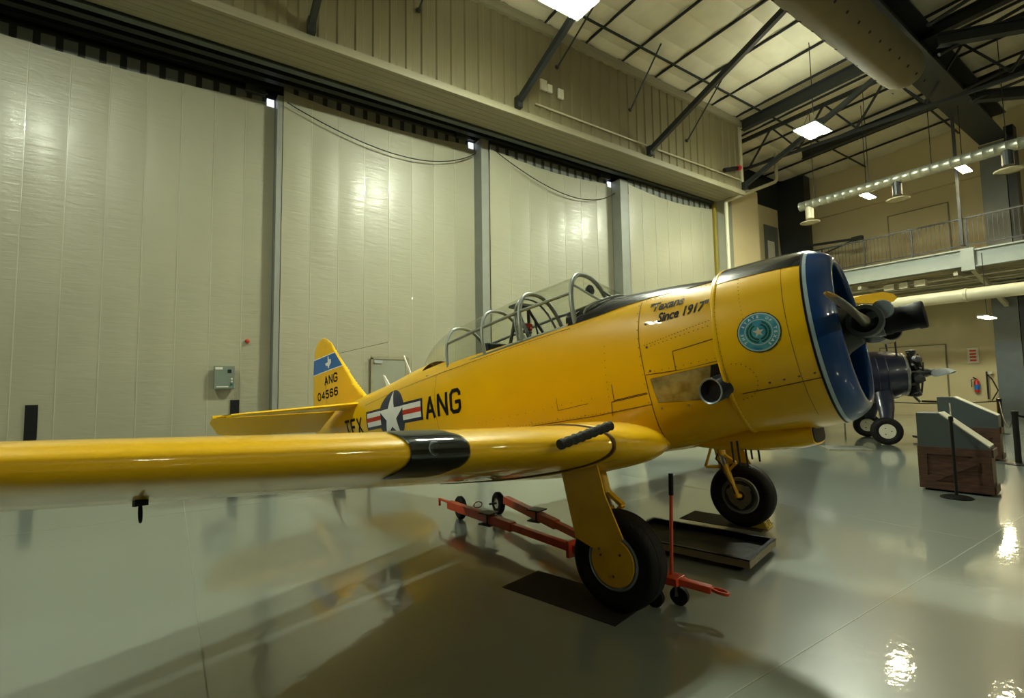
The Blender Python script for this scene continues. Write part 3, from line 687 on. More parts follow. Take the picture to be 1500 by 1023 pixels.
# seal decal
sx_, sz_, sr = 1.016, 1.415, .137
seal = decal([ring_poly(sx_, sz_, sr+.006)], cowl_y, .003, M['letter'], 'seal_rim')
decal([ring_poly(sx_, sz_, sr)], cowl_y, .004, M['seal_light'], 'seal_field', seal)
ringp = lambda r0, r1, n=40, a0=0, a1=2*PI: [[(sx_+r*math.cos(a), sz_+r*math.sin(a)) for r, a in ((r0, a0+(a1-a0)*k/n), (r1, a0+(a1-a0)*k/n), (r1, a0+(a1-a0)*(k+1)/n), (r0, a0+(a1-a0)*(k+1)/n))] for k in range(n)]
decal(ringp(.092, .126), cowl_y, .0048, M['teal'], 'seal_band', seal)
decal([ring_poly(sx_, sz_, .085)], cowl_y, .0048, M['teal'], 'seal_centre', seal)
leaf = []
for s in (-1, 1):
    for k in range(11):
        a = -PI/2 + s*(.25 + k*.235)
        for q in (-1, 1):
            r = .062 + q*.010; cx_, cz_ = sx_+r*math.cos(a), sz_+r*math.sin(a); ta = a+s*PI/2+q*s*-.5
            ux, uz = math.cos(ta), math.sin(ta)
            leaf.append([(cx_-ux*.014, cz_-uz*.014), (cx_-uz*.007, cz_+ux*.007), (cx_+ux*.014, cz_+uz*.014), (cx_+uz*.007, cz_-ux*.007)])
decal(leaf, cowl_y, .0056, M['green'], 'seal_wreath', seal, kind='stuff')
st = []
for k in range(10):
    r = .038 if k % 2 == 0 else .016; a = PI/2+k*PI/5; st.append((sx_+r*math.cos(a), sz_+r*math.sin(a)))
decal([[st[(k-1) % 10], st[k], st[(k+1) % 10], (sx_, sz_)] for k in range(0, 10, 2)], cowl_y, .0058, M['cream'], 'seal_star', seal)
for txt, a0, d in (('THE STATE OF TEXAS', PI*1.18, -1),):
    for k, ch in enumerate(txt):
        if ch == ' ': continue
        a = a0 + d*k*(2*PI*.80/len(txt)); r = .100
        text_decal(ch, sx_+r*math.cos(a)-.008*math.cos(a-PI/2), sz_+r*math.sin(a)-.008*math.sin(a-PI/2), .026, cowl_y, M['white'], shear=0, rot=a-PI/2, off=.0056, parent=seal, bold=.0008, name='seal_letter')

# antiglare deck ahead of the windshield
b = AB(); rows = []
EDG = [(.72, 1.965), (.45, 1.945), (.15, 1.955), (-.15, 1.94), (-.42, 1.91), (-.74, 1.90)]
def edge_z(x):
    for (xa, za), (xb, zb) in zip(EDG[:-1], EDG[1:]):
        if xa >= x >= xb: return za+(zb-za)*(x-xa)/(xb-xa)
    return 1.9
for i in range(31):
    x = .715 - 1.455*i/30; zt, zb, hw, zc, nt, nb = interp(FST, x); a0 = math.asin(min(1, ((edge_z(x)-zc)/(zt-zc)))**(nt/2))
    rows.append([fus_pt(x, a0+(PI-2*a0)*j/18, .004) for j in range(19)])
b.grid(rows).build('antiglare_deck', M['black'], smooth=50, label='glossy black deck ahead of the windshield')
# raised scuttle under the windshield
b = AB(); rows = []
for i in range(9):
    x = -.20 - .56*i/8; t = i/8
    rows.append([(x, .42*(.55+.45*t)*math.cos(PI*j/16), 1.93 + (.19 + .03*math.sin(PI*t))*math.sin(PI*j/16)**.8) for j in range(17)])
b.grid(rows).build('scuttle', M['black'], smooth=50)

# seams, rivets, fasteners
def seam(pts, surf=fus_y, off=.0022, t=.006, name='panel_seam'):
    return decal([quadline(a, c, t) for a, c in zip(pts[:-1], pts[1:])], surf, off, M['seam'], name, g=.05)
seam([(.055, 1.93), (.05, 1.57), (.065, 1.3), (.075, 1.04), (.07, .75)])
seam([(.69, 1.95), (.69, 1.30)])
seam([(.34, 1.23), (.34, 1.42), (.48, 1.43), (.69, 1.45)])
seam([(.075, 1.275), (.40, 1.262), (.80, 1.285)])
seam([(.075, 1.03), (-.5, 1.0), (-1.5, .985), (-2.6, 1.0)])
seam([(.06, 1.12), (-.3, 1.10), (-.32, .98)]); seam([(-.27, 1.25), (-.27, 1.11), (.05, 1.13)])
seam([(-.7, 1.87), (-1.4, 1.845), (-2.6, 1.78), (-3.6, 1.72), (-4.6, 1.63)], t=.005)
seam([(-2.75, 1.78), (-2.74, 1.3), (-2.70, .95)], t=.004)
seam([(-.9, 1.22), (-.9, 1.1), (-.55, 1.12)], t=.004)
seam([(.80, 1.010), (1.04, 1.023), (1.33, 1.045)], cowl_y); seam([(1.19, 2.0), (1.195, 1.6), (1.2, 1.2), (1.2, .80)], cowl_y, t=.003)
riv = []; fast = []
def dotrow(lst, p, q, n, r=.0042):
    for k in range(n):
        x, z = p[0]+(q[0]-p[0])*k/(n-1), p[1]+(q[1]-p[1])*k/(n-1); lst.append((x, z, r))
dotrow(riv, (.10, 1.52), (.68, 1.60), 24); dotrow(riv, (.12, 1.50), (.68, 1.56), 16); dotrow(riv, (.035, 1.9), (.05, 1.05), 12)
dotrow(riv, (-.1, 1.02), (-2.6, .99), 60); dotrow(riv, (-.5, 1.16), (-2.0, 1.10), 14); dotrow(riv, (-2.78, 1.75), (-2.78, 1.0), 14)
dotrow(riv, (.10, 1.29), (.66, 1.30), 10); dotrow(riv, (-.6, 1.85), (-3.4, 1.72), 60, .003); dotrow(riv, (.1, 1.93), (.68, 1.93), 16)
dotrow(riv, (-4.0, 1.70), (-4.05, 1.1), 12); dotrow(riv, (-.30, 1.6), (-.32, 1.15), 8)
dotrow(fast, (.12, 1.70), (.12, 1.30), 3, .012); dotrow(fast, (.13, 1.235), (.62, 1.24), 4, .008); dotrow(fast, (.15, .985), (.60, .985), 3, .010)
dotrow(fast, (-.6, 1.02), (-1.9, 1.03), 5, .008)
def dots(lst, surf, mt, name):
    b = AB()
    for x, z, r in lst:
        y = surf(x, z)+.0025; b.add([(x+r*math.cos(a*PI/3), y, z+r*math.sin(a*PI/3)) for a in range(6)], [(0, 1, 2, 3, 4, 5)])
    return b.build(name, mt, kind='stuff', fix=False)
dots(riv, fus_y, M['seam'], 'rivets'); dots(fast, fus_y, M['heat'], 'fasteners')
cr_ = []; dotrow(cr_, (.735, 1.9), (.735, .80), 34, .004); dotrow(cr_, (.90, 1.86), (.93, 1.5), 12, .003); cf = []
dotrow(cf, (1.0, 1.06), (1.28, 1.08), 4, .009)
for k in range(14): cr_.append((.79+.14*math.cos(-PI/2+PI*k/13), 1.10+.13*math.sin(-PI/2+PI*k/13), .004))
dots(cr_, cowl_y, M['seam'], 'rivets'); dots(cf, cowl_y, M['seam'], 'fasteners')

# exhaust bay
bay = decal([[(.105, 1.235), (.80, 1.262), (.80, .985), (.135, 1.035)]], fus_y, .004, M['heat'], 'exhaust_bay', label='heat-stained bare metal exhaust recess')
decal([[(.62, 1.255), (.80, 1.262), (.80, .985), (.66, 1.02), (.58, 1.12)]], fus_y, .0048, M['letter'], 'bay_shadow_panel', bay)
for a, c in (((.10, 1.245), (.80, 1.272)), ((.13, 1.025), (.80, .975)), ((.10, 1.245), (.13, 1.03))): decal([quadline(a, c, .012)], fus_y, .006, M['yellow'], 'bay_edge_strip', bay)
def ring_at(c, nn, r, k=24):
    nn = Vector(nn).normalized(); u = Vector((0, 0, 1)); u = (u-nn*u.dot(nn)).normalized(); v2 = nn.cross(u)
    return [tuple(Vector(c)+(u*math.cos(2*PI*q/k)*r[1]+v2*math.sin(2*PI*q/k)*r[0])) for q in range(k)]
ep = [((.86, .46, 1.15), (-1, .35, -.1), (.09, .09)), ((.76, .52, 1.12), (-1, .6, -.1), (.092, .092)), ((.67, .58, 1.09), (-.9, .9, -.1), (.095, .094)), ((.595, .645, 1.062), (-.25, 1, 0), (.098, .097))]
b = AB(); b.loops([ring_at(*e) for e in ep]+[ring_at(ep[3][0], ep[3][1], (.086, .085))]+[ring_at(e[0], e[1], (e[2][0]-.012, e[2][1]-.012)) for e in ep[::-1]], False, True)
ex = b.build('exhaust_pipe', M['dark_steel'], smooth=45)
AB().loops([ring_at((.625, .622, 1.07), (-.4, 1, 0), (.086, .085)), ring_at((.627, .618, 1.07), (-.4, 1, 0), (.086, .085))]).build('pipe_throat', M['letter'], ex)
c = Vector(ep[3][0]); n3 = Vector(ep[3][1]).normalized()
AB().loops([ring_at(c, n3, (.098, .097)), ring_at(c+n3*.006, n3, (.101, .100)), ring_at(c+n3*.010, n3, (.097, .096)), ring_at(c+n3*.004, n3, (.086, .085))], False, False).build('pipe_rim', M['rim'], ex, smooth=40)

# ---- belly scoop, oil cooler
b = AB(); rows = []
for x, zt, zb, hw in ((.10, .70, .64, .10), (.40, .74, .585, .20), (.75, .76, .555, .24), (1.02, .74, .555, .22), (1.10, .73, .57, .21)):
    rows.append([(x, hw*math.copysign(abs(math.cos(a))**.6, math.cos(a)), (zt+zb)/2+(zt-zb)/2*math.copysign(abs(math.sin(a))**.6, math.sin(a))) for a in [2*PI*k/24 for k in range(24)]])
sc = b.loops(rows).build('belly_scoop', M['yellow'], smooth=50)
b = AB(); b.loops([[(1.102, .19*math.copysign(abs(math.cos(a))**.6, math.cos(a)), .65+.065*math.copysign(abs(math.sin(a))**.6, math.sin(a))) for a in [2*PI*k/24 for k in range(24)]],
  [(1.108, .19*math.copysign(abs(math.cos(a))**.6, math.cos(a)), .65+.065*math.copysign(abs(math.sin(a))**.6, math.sin(a))) for a in [2*PI*k/24 for k in range(24)]]]).build('scoop_mouth', M['letter'], sc)
b = AB()
for k, y in enumerate((.30, .26, .18, .14, .06)): b.tube([(.55+.03*k, y, .66), (.54+.03*k, y, .50-.03*(k % 3))], .008, 6)
b.build('drain_tubes', M['dark_steel'], kind='stuff')

# ---- engine inside the cowl, propeller
eng = AB().lathe([(0, .0), (0, .26), (.25, .25), (.33, .17), (.42, .12), (.46, .0)], (1.10, 0, 1.38), (1, 0, 0), 26).build('engine_crankcase', M['track'], smooth=40)
for k in range(9):
    a = PI/2+2*PI*k/9; dy, dz = math.cos(a), math.sin(a); b = AB(); pr = []
    for q in range(9): pr += [(.20+q*.02, .075), (.208+q*.02, .075), (.208+q*.02, .062), (.22+q*.02, .062)]
    pr += [(.385, .07), (.43, .07), (.45, .03), (.45, 0)]
    b.lathe(pr, (1.22, 0, 1.38), (0, dy, dz), 12)
    b.tube([(1.40, .13*dy, 1.38+.13*dz), (1.34, .42*dy, 1.38+.42*dz)], .013, 6)
    b.build('engine_cylinder', M['dark_steel'], eng)
AB().lathe([(0, 0), (0, .57)], (1.09, 0, CZ), (1, 0, 0), 40).build('firewall_baffle', M['track'], eng)
HX, HZ = 1.575, 1.39
prop = AB().lathe([(-.13, .07), (-.09, .085), (.02, .09), (.06, .105), (.10, .105), (.115, .09)], (HX-.02, 0, HZ), (1, 0, 0), 22, True).build('propeller_hub', M['hubgrey'], smooth=40)
AB().lathe([(0, .0), (0, .092), (.015, .096), (.05, .096), (.06, .088), (.20, .088), (.21, .096), (.245, .096), (.255, .085), (.26, .0)], (HX+.07, 0, HZ-.005), (1, 0, 0), 24).build('propeller_dome', M['letter'], prop, smooth=40, label='black cylindrical propeller dome')
bd = Vector((-.01, 1, .05)).normalized(); bu = Vector((1, .01, 0)).normalized(); bw_ = bd.cross(bu)
for s in (1, -1):
    b = AB(); o = Vector((HX, 0, HZ)); ax = bd*s
    b.lathe([(.05, .085), (.10, .098), (.13, .112), (.19, .118), (.215, .112), (.22, .085), (.16, .080), (.12, .05), (.12, 0)], o, ax, 28)
    b.build('blade_clamp', M['hubgrey'], prop, smooth=40)
    b = AB(); rows = []
    for i in range(22):
        t = i/21; r = .12 + 1.25*t
        ch = .07+.0*t if t < .05 else (.07 + .06*math.sin(min(1, (t-.05)/.4)*PI/2))*(1 if t < .45 else math.sqrt(max(.004, 1-((t-.45)/.55)**2)))
        th = .07*(1-t)**1.6 + .010
        tw = math.radians(62-42*t)
        cdir = bu*math.cos(tw)*-1 - bw_*math.sin(tw)*s; tdir = bu*math.sin(tw) - bw_*math.cos(tw)*s
        rows.append([o + ax*r + cdir*(ch/2*math.cos(a)) + tdir*(th/2*math.sin(a)) for a in [2*PI*k/16 for k in range(16)]])
    bl = b.loops(rows).build('propeller_blade', M['blade'], prop, smooth=60)
    k0 = 19; b = AB(); b.loops([[Vector(p)+(Vector(p)-(o+ax*(.12+1.25*i/21)))*.03 for p in rows[i]] for i in range(k0, 22)]).build('blade_tip', M['yellow_flat'], bl, smooth=60, label='yellow painted blade tip')
    c = o + Vector((.11, .13*s, .070*s)) ; b = AB()
    b.lathe([(-.03, .0), (-.03, .062), (.05, .062), (.055, .056), (.055, 0)], c, (0, 1, 0), 24)
    b.bar(tuple(o+Vector((.02, .12*s, .04*s))), tuple(c), .05, .05)
    b.build('counterweight', M['rim'] if s > 0 else M['dark_steel'], prop, smooth=40, label='grey round counterweight' if s > 0 else 'dark round counterweight')

# ---- canopy
HP = [(-.73, 2.49, 1.905, -.66, .41), (-1.43, 2.475, 1.885, -1.34, .42), (-2.03, 2.43, 1.855, -1.91, .42), (-2.68, 2.37, 1.81, -2.57, .40), (-3.50, 2.01, 1.80, -3.2, .33)]
def arch(x, zt, zb, xb, hw, t, off=0):
    a = PI*t; c, s_ = math.cos(a), math.sin(a); e = 2/2.5
    f = abs(s_)**e
    return (xb+(x-xb)*f, (hw+off)*math.copysign(abs(c)**e, c)*(1-.12*f), zb+(zt+off-zb)*f)
cano = None
for k in range(4):
    b = AB(); n = 6 if k < 3 else 8; rows = []
    for i in range(n+1):
        t = i/n; tt = t if k < 3 else t
        A, B = HP[k], HP[k+1]
        if k < 3: q = [A[m_]+(B[m_]-A[m_])*t for m_ in range(5)]
        else:
            q = [A[m_]+(B[m_]-A[m_])*t for m_ in range(5)]; q[1] = A[1]+(B[1]-A[1])*t**1.6; q[4] = A[4]+(.12-A[4])*t**2.2 if t < 1 else .10; q[2] = A[2] + (1.93-A[2])*t
        rows.append([arch(*q, j/24, -.004) for j in range(25)])
    b.grid(rows).build('canopy_glass' if k < 3 else 'rear_bubble_glass', M['glass'], smooth=60, fix=False)
for k in range(4):
    b = AB(); b.tube([arch(*HP[k], j/28) for j in range(29)], .025 if k in (0, 1) else .021, 8)
    if k == 1: b.tube([arch(HP[k][0]-.09, HP[k][1]-.03, HP[k][2], HP[k][3]-.07, HP[k][4]-.02, j/28) for j in range(29)], .014, 8)
    b.build('canopy_hoop', M['frame'], smooth=60)
for s in (1, -1):
    for tt, nm in ((.17, 'canopy_side_rail'),):
        pts = [arch(*HP[k], tt if s > 0 else 1-tt) for k in range(4)]
        AB().tube(pts, .018, 8).build(nm, M['frame'], smooth=60)
    pts = [(HP[k][3], s*HP[k][4], HP[k][2]) for k in range(4)] + [(-3.2, s*.33, 1.83)]
    AB().tube(pts, .018, 8).build('canopy_sill_rail', M['frame'], smooth=60)
# windshield: sloped glass from first hoop to the deck
b = AB(); rows = []
for i in range(7):
    t = i/6; rows.append([tuple(Vector(arch(*HP[0], j/20))*(1-t) + Vector((-.30 - .28*abs(math.cos(PI*j/20))**2, .36*math.cos(PI*j/20), 1.96+.18*math.sin(PI*j/20)**.7))*t) for j in range(21)])
b.grid(rows).build('windshield_glass', M['glass'], smooth=60, fix=False)
wf = AB(); base = rows[-1]; wf.tube(base, .012, 6)
for j in (5, 15): wf.tube([rows[0][j], rows[-1][j]], .013, 6)
wf.build('windshield_frame', M['frame'], smooth=60)
AB().lathe([(0, 0), (0, .05), (.02, .06), (.05, .045), (.06, 0)], (-.70, -.06, 2.33), (-1, 0, 0), 14).build('mirror', M['seatfab'], smooth=50)
# cockpit interior
b = AB(); b.box((-1.9, 0, 1.22), (2.3, .8, .03)).box((-.80, 0, 1.55), (.04, .80, .60)).box((-3.15, 0, 1.45), (.04, .6, .50))
b.box((-1.9, .40, 1.5), (2.2, .02, .6)).box((-1.9, -.40, 1.5), (2.2, .02, .6)); b.build('cockpit_tub', M['cockpit'])
for x in (-1.42, -2.55):
    b = AB(); b.box((x+.2, 0, 1.42), (.42, .42, .08)).box((x, 0, 1.66), (.08, .40, .50), ry=.1)
    b.build('pilot_seat', M['seatfab'], bevel=.02)
    AB().box((x+.62, 0, 1.78), (.04, .62, .22)).build('instrument_panel', M['letter'])
    AB().tube([(x+.42, 0, 1.25), (x+.40, 0, 1.62)], .014, 8).build('control_stick', M['letter'])
AB().box((-2.17, -.04, 1.93), (.10, .34, .26), ry=.08).build('headrest', M['seatfab'], bevel=.02)
b = AB(); o = -1.62
for s in (-1, 1):
    b.tube([(o-.20, s*.24, 1.6), (o, s*.10, 2.36)], .020, 8).tube([(o+.30, s*.22, 1.65), (o, s*.10, 2.36)], .018, 8).tube([(o+.02, s*.26, 1.62), (o+.06, s*.12, 2.2)], .012, 6)
b.tube([(o, -.12, 2.36), (o, .12, 2.36)], .022, 8).tube([(o-.06, -.17, 2.1), (o-.06, .17, 2.1)], .018, 8).box((o-.02, 0, 2.39), (.16, .26, .03))
b.build('rollover_frame', M['hubgrey'], smooth=60)
AB().box((o-.02, 0, 2.16), (.10, .20, .05), ry=.2).tube([(o, -.1, 2.14), (o+.16, .1, 2.06)], .015, 6).build('harness', M['red'], label='dark red harness')
b = AB(); b.lathe([(0, 0), (0, .15), (.03, .16), (.06, .12), (.07, 0)], (-3.02, 0, 1.86), (0, 0, 1), 22).build('rear_deck_cover', M['cockpit'], smooth=50)

# ---- wings
WS = [(-.02,.05,-2.34,.70,.56,.12),(.55,.08,-2.34,.71,.57,.125),(.68,.16,-2.34,.715,.575,.135),(.80,.26,-2.34,.72,.58,.145),(.95,.33,-2.32,.73,.585,.15),(1.12,.345,-2.29,.74,.59,.155),(1.30,.31,-2.26,.76,.60,.15),(1.5,.215,-2.22,.785,.605,.14),(3.0,-.06,-2.00,.91,.745,.138),(4.4,-.29,-1.83,1.03,.885,.142),(6.0,-.55,-1.64,1.18,1.05,.12),(6.25,-.66,-1.60,1.20,1.08,.09),(6.42,-.95,-1.50,1.21,1.11,.04)]
def wsec(y):
    for p, q in zip(WS[:-1], WS[1:]):
        if p[0] <= y <= q[0]:
            t = (y-p[0])/(q[0]-p[0]); return [p[k]+(q[k]-p[k])*t for k in range(1, 6)]
    return WS[-1][1:]
def wpt(y, c, up, off=0, s=1):
    xl, xt, zl, zt_, tc_ = wsec(abs(y)); ch = xl-xt
    yt = 5*tc_*(.2969*math.sqrt(c)-.126*c-.3516*c*c+.2843*c**3-.1036*c**4)*ch + off
    cam_ = .02*ch*(1-((c-.3)/.7)**2 if c > .3 else 1-((.3-c)/.3)**2)
    return (xl+(xt-xl)*c + off*max(0, 1-c/.10)*1.2, y*s, zl+(zt_-zl)*c + cam_ + (yt if up else -yt))
CS = [0, .002, .006, .013, .025, .045, .07, .11, .17, .25, .35, .47, .60, .74]
for s, nm in ((1, 'starboard'), (-1, 'port')):
    ys = [0, .3, .55, .62, .68, .74, .80, .87, .95, 1.03, 1.12, 1.21, 1.3, 1.4, 1.5] + [1.5+.3*k for k in range(1, 16)] + [6.1, 6.2, 6.3, 6.42]
    rows = [[wpt(y, c, True, 0, s) for c in reversed(CS)] + [wpt(y, c, False, 0, s) for c in CS[1:]] for y in ys]
    wg = AB().loops(rows).build('wing', M['yellow'], smooth=50)
    for ya, yb, n2, dz in ((.45, 3.3, 'wing_flap', 0), (3.33, 6.15, 'aileron', -.0)):
        rows = []
        for k in range(9):
            y = ya+(yb-ya)*k/8; rows.append([wpt(y, c, True, 0, s) for c in (1, .92, .84, .757)]+[wpt(y, c, False, 0, s) for c in (.757, .84, .92)])
        AB().loops(rows).build(n2, M['yellow'], wg, smooth=30)
    # joint strip between centre section and outer panel
    b = AB(); rr = []
    for y in (1.488, 1.492, 1.508, 1.512):
        o_ = .010 if 1.49 < y < 1.51 else -.002
        rr.append([wpt(y, c, True, o_, s) for c in reversed(CS)]+[wpt(y, c, False, o_, s) for c in CS[1:]])
    b.grid(rr).build('wing_joint_strip', M['seam'], wg, smooth=50)
    b = AB(); rr = []
    for y in (1.40, 1.41, 1.475, 1.485):
        o_ = .007 if 1.405 < y < 1.48 else -.001
        rr.append([wpt(y, c, True, o_, s) for c in reversed(CS)]+[wpt(y, c, False, o_, s) for c in CS[1:]])
    b.grid(rr).build('wing_joint_fairing', M['yellow'], wg, smooth=50)
    # landing light: dark bay under a smoked lens wrapped round the leading edge
    for off_, mt_, nm_ in ((.005, 'dark_steel', 'landing_light_bay'), (.010, 'lens', 'landing_light_lens')):
        b = AB(); rr = []
        for k in range(13):
            y = 2.60+.33*k/12; e = math.sqrt(max(.03, 1-((6-k)/6.2)**4)) if k < 6 else 1
            cu_ = [q for q in (.10, .07, .045, .025, .013, .006, .002)]; cl_ = [0, .002, .006, .013, .025, .045, .07, .11, .14]
            rr.append([wpt(y, c*e, True, off_, s) for c in cu_]+[wpt(y, c*e, False, off_, s) for c in cl_])
        b.grid(rr).build(nm_, M[mt_], wg, smooth=60, fix=False)
    xl = wsec(2.82)[0]; zl = wsec(2.82)[2]
    AB().lathe([(0, 0), (.001, .022), (.004, .034), (.001, .038)], (xl+.005, 2.80*s, zl+.012), (1, 0, .1), 18).build('landing_lamp', M['rim'], wg, smooth=50)
    # rivets along the underside
    b = AB()
    for k in range(110):
        y = 1.6+k*.041
        for c in (.30, .50, .72, .735):
            p = wpt(y, c, False, .002, s); b.add([(p[0]+.009*math.cos(a*PI/2), p[1]+.009*math.sin(a*PI/2), p[2]) for a in range(4)], [(0, 1, 2, 3)])
    b.build('underside_rivets', M['seam'], wg, kind='stuff', fix=False)
    for y in (): AB().lathe([(0, .05), (.03, .05), (.04, .02)], wpt(y, .55, False, 0, s), (0, 0, -1), 12).build('aileron_bracket', M['letter'], wg)
# tie-down ring under the near wing
b = AB(); p = wpt(3.85, .35, False); b.tube([(p[0]+.02*math.cos(a*PI/6), p[1], p[2]-.055+.04*math.sin(a*PI/6)) for a in range(12)], .005, 5, close=True)
b.box((p[0], p[1], p[2]-.01), (.05, .05, .03)); b.build('tie_down_ring', M['letter'])
# foam pad on the near leading edge
fp = AB(); P0, P1 = Vector((.20, 2.06, .835)), Vector((.275, 1.60, .905)); pts = [P0+(P1-P0)*k/22 for k in range(23)]
fp.tube(pts, [.030+.004*math.sin(k*2.3) for k in range(23)], 14)
fp.build('foam_pad', M['foam'], smooth=50, label='black foam tube strapped on the wing leading edge')

# ---- tail
def fin_th(x, z): return .052*max(0, min(1, (x+6.9)/.9))*max(.25, min(1, 1-(z-1.8)/1.7)) + .006
finp = [(-6.22, 1.50), (-6.22, 3.035), (-6.12, 2.985), (-6.0, 2.90), (-5.90, 2.76), (-5.62, 2.44), (-5.30, 2.06), (-5.07, 1.86), (-4.8, 1.74), (-4.9, 1.6)]
rudp = [(-6.235, 1.45), (-6.235, 3.04), (-6.32, 3.05), (-6.43, 3.03), (-6.52, 2.98), (-6.60, 2.88), (-6.65, 2.69), (-6.70, 2.45), (-6.76, 2.1), (-6.77, 1.9), (-6.70, 1.5), (-6.55, 1.36), (-6.3, 1.36)]
def sheet(poly, name):
    bm = bmesh.new(); bm.faces.new([bm.verts.new((q[0], 0, q[1])) for q in poly])
    for ax, rng in ((0, range(-140, -90)), (2, range(25, 64))):
        for k in rng:
            co = [0, 0, 0]; no = [0, 0, 0]; co[ax] = k*.05; no[ax] = 1
            bmesh.ops.bisect_plane(bm, geom=bm.verts[:]+bm.edges[:]+bm.faces[:], plane_co=co, plane_no=no)
    edge = {v_.index for e in bm.edges if len(e.link_faces) == 1 for v_ in e.verts} if False else set()
    bm.verts.index_update(); bnd = set()
    for e in bm.edges:
        if len(e.link_faces) == 1: bnd |= {e.verts[0].index, e.verts[1].index}
    b = AB(); n = len(bm.verts); vs = [v_.co.copy() for v_ in bm.verts]
    hinge = [abs(v_.x+6.22) < .02 for v_ in vs]
    th_ = [fin_th(v_.x, v_.z)*(.25 if (i in bnd and not hinge[i]) else 1) for i, v_ in enumerate(vs)]
    b.v = [(v_.x, th_[i], v_.z) for i, v_ in enumerate(vs)] + [(v_.x, -th_[i], v_.z) for i, v_ in enumerate(vs)]
    fs_ = [tuple(v_.index for v_ in f.verts) for f in bm.faces]
    b.f = fs_ + [tuple(i+n for i in f)[::-1] for f in fs_]
    for e in bm.edges:
        if len(e.link_faces) == 1: a_, c_ = e.verts[0].index, e.verts[1].index; b.f.append((a_, c_, c_+n, a_+n))
    bm.free(); return b.build(name, M['yellow'], smooth=50)
fin = sheet(finp, 'vertical_fin'); rud = sheet(rudp, 'rudder')
bandp = lambda z0, z1: [[(-6.655, z0(-6.655)), (-6.0, z0(-6.0)), (-5.5, z0(-5.5)), (-5.5, z1(-5.5)), (-6.0, z1(-6.0)), (-6.655, z1(-6.655))]]
def clipx(z): # x of fin leading edge at height z
    for (xa, za), (xb, zb) in zip(finp[1:-2], finp[2:-1]):
        if za >= z >= zb: return xa+(xb-xa)*(za-z)/(za-zb)
    return -5.1
def rudx(z):
    for (xa, za), (xb, zb) in zip(rudp[3:9], rudp[4:10]):
        if za >= z >= zb: return xa+(xb-xa)*(za-z)/(za-zb)
    return -6.7
def band(za, zb, mt, name, off, par, label=None):
    return decal([[(rudx(za)+.01, za), (clipx(za)-.01, za), (clipx((za+zb)/2)-.01, (za+zb)/2), (clipx(zb)-.01, zb), (rudx(zb)+.01, zb)]], fin_th, off, mt, name, par, label)
band(2.70, 2.44, M['bandblue'], 'tail_band', .0035, rud, 'blue band across the fin and rudder')
band(2.715, 2.70, M['white'], 'band_edge', .0035, rud); band(2.44, 2.425, M['white'], 'band_edge', .0035, rud)
tx_ = [(-.02,.5),(.14,.5),(.14,.28),(.30,.22),(.46,.20),(.48,-.05),(.44,-.14),(.30,-.22),(.16,-.34),(.14,-.52),(.02,-.46),(-.08,-.26),(-.18,-.20),(-.24,-.28),(-.32,-.20),(-.46,.0),(-.02,.02)]
decal([[(-6.11+a*.24, 2.575+c*.21) for a, c in tx_]], fin_th, .005, M['white'], 'state_outline', rud, g=.5)
word('ANG', -6.27, 2.185, -5.80, .165, fin_th, M['letter'], slope=.02)
word('04566', -6.56, 1.945, -5.80, .15, fin_th, M['letter'], slope=.02)
AB().prism([(0, 0), (0, 1.6)], (0, 0, 0), (1, 0, 0), (0, 0, 1), .01) if False else None
for s in (1, -1):
    def sp(y, c, up):
        t = (abs(y)-.1)/1.85; xl = -4.86-.72*t; xt = -5.62-.06*t if True else 0
        if t > .85: xl -= .35*((t-.85)/.15)**2
        ch = xl-xt; th_ = .05*(1-.6*t)*math.sqrt(max(0, 1-(2*c-1)**2)) if c > .0 else 0
        return (xl+(xt-xl)*c, y*s, 1.70-.02*t+(th_ if up else -th_))
    rows = [[sp(.1+1.85*k/12, c, True) for c in (1, .8, .6, .4, .2, .08, .02, 0)]+[sp(.1+1.85*k/12, c, False) for c in (.02, .08, .2, .4, .6, .8)] for k in range(13)]
    hs = AB().loops(rows).build('horizontal_stabilizer', M['yellow'], smooth=50)
    rows = []
    for k in range(11):
        t = k/10; y = .22+1.78*t; xl = -5.64-.06*t; ch = .62*(1-.25*t)*(1 if t < .8 else math.sqrt(max(.05, 1-((t-.8)/.21)**2))); dz = -.50
        rows.append([(xl-ch*c*.93, y*s, 1.70-.02*t+dz*ch*c+q*.04*(1-.5*t)*(1-c)) for c, q in ((0, 1), (.3, 1), (.7, .6), (1, .2), (1, -.2), (.7, -.6), (.3, -1), (0, -1))])
    AB().loops(rows).build('elevator', M['yellow'], hs, smooth=50)
tw = AB().lathe([(-.05, .0), (-.05, .11), (-.04, .15), (0, .16), (.04, .15), (.05, .11), (.05, 0)], (-6.05, 0, .73), (0, 1, 0), 22).build('tail_wheel', M['tire'], smooth=50)
AB().tube([(-5.75, 0, 1.25), (-5.95, .09, .9), (-6.05, .09, .73)], .03, 8).tube([(-5.95, -.09, .9), (-6.05, -.09, .73)], .03, 8).build('tail_wheel_fork', M['yellow_flat'], tw, smooth=60)
# antennas and wires
AB().prism([(0, 0), (.05, 0), (-.10, .34), (-.12, .34)], (-3.86, 0, 1.93), (1, 0, 0), (0, 0, 1), .012).build('mast_antenna', M['white'], label='tall white whip antenna')
AB().prism([(0, 0), (.10, 0), (-.04, .20), (-.08, .22)], (-4.45, 0, 1.86), (1, 0, 0), (0, 0, 1), .012).build('blade_antenna', M['white'], label='short white blade antenna')
AB().tube([(-5.84, 0, 2.68), (-4.9, -.4, 2.70)], .0035, 4).build('aerial_wire', M['midsteel'])

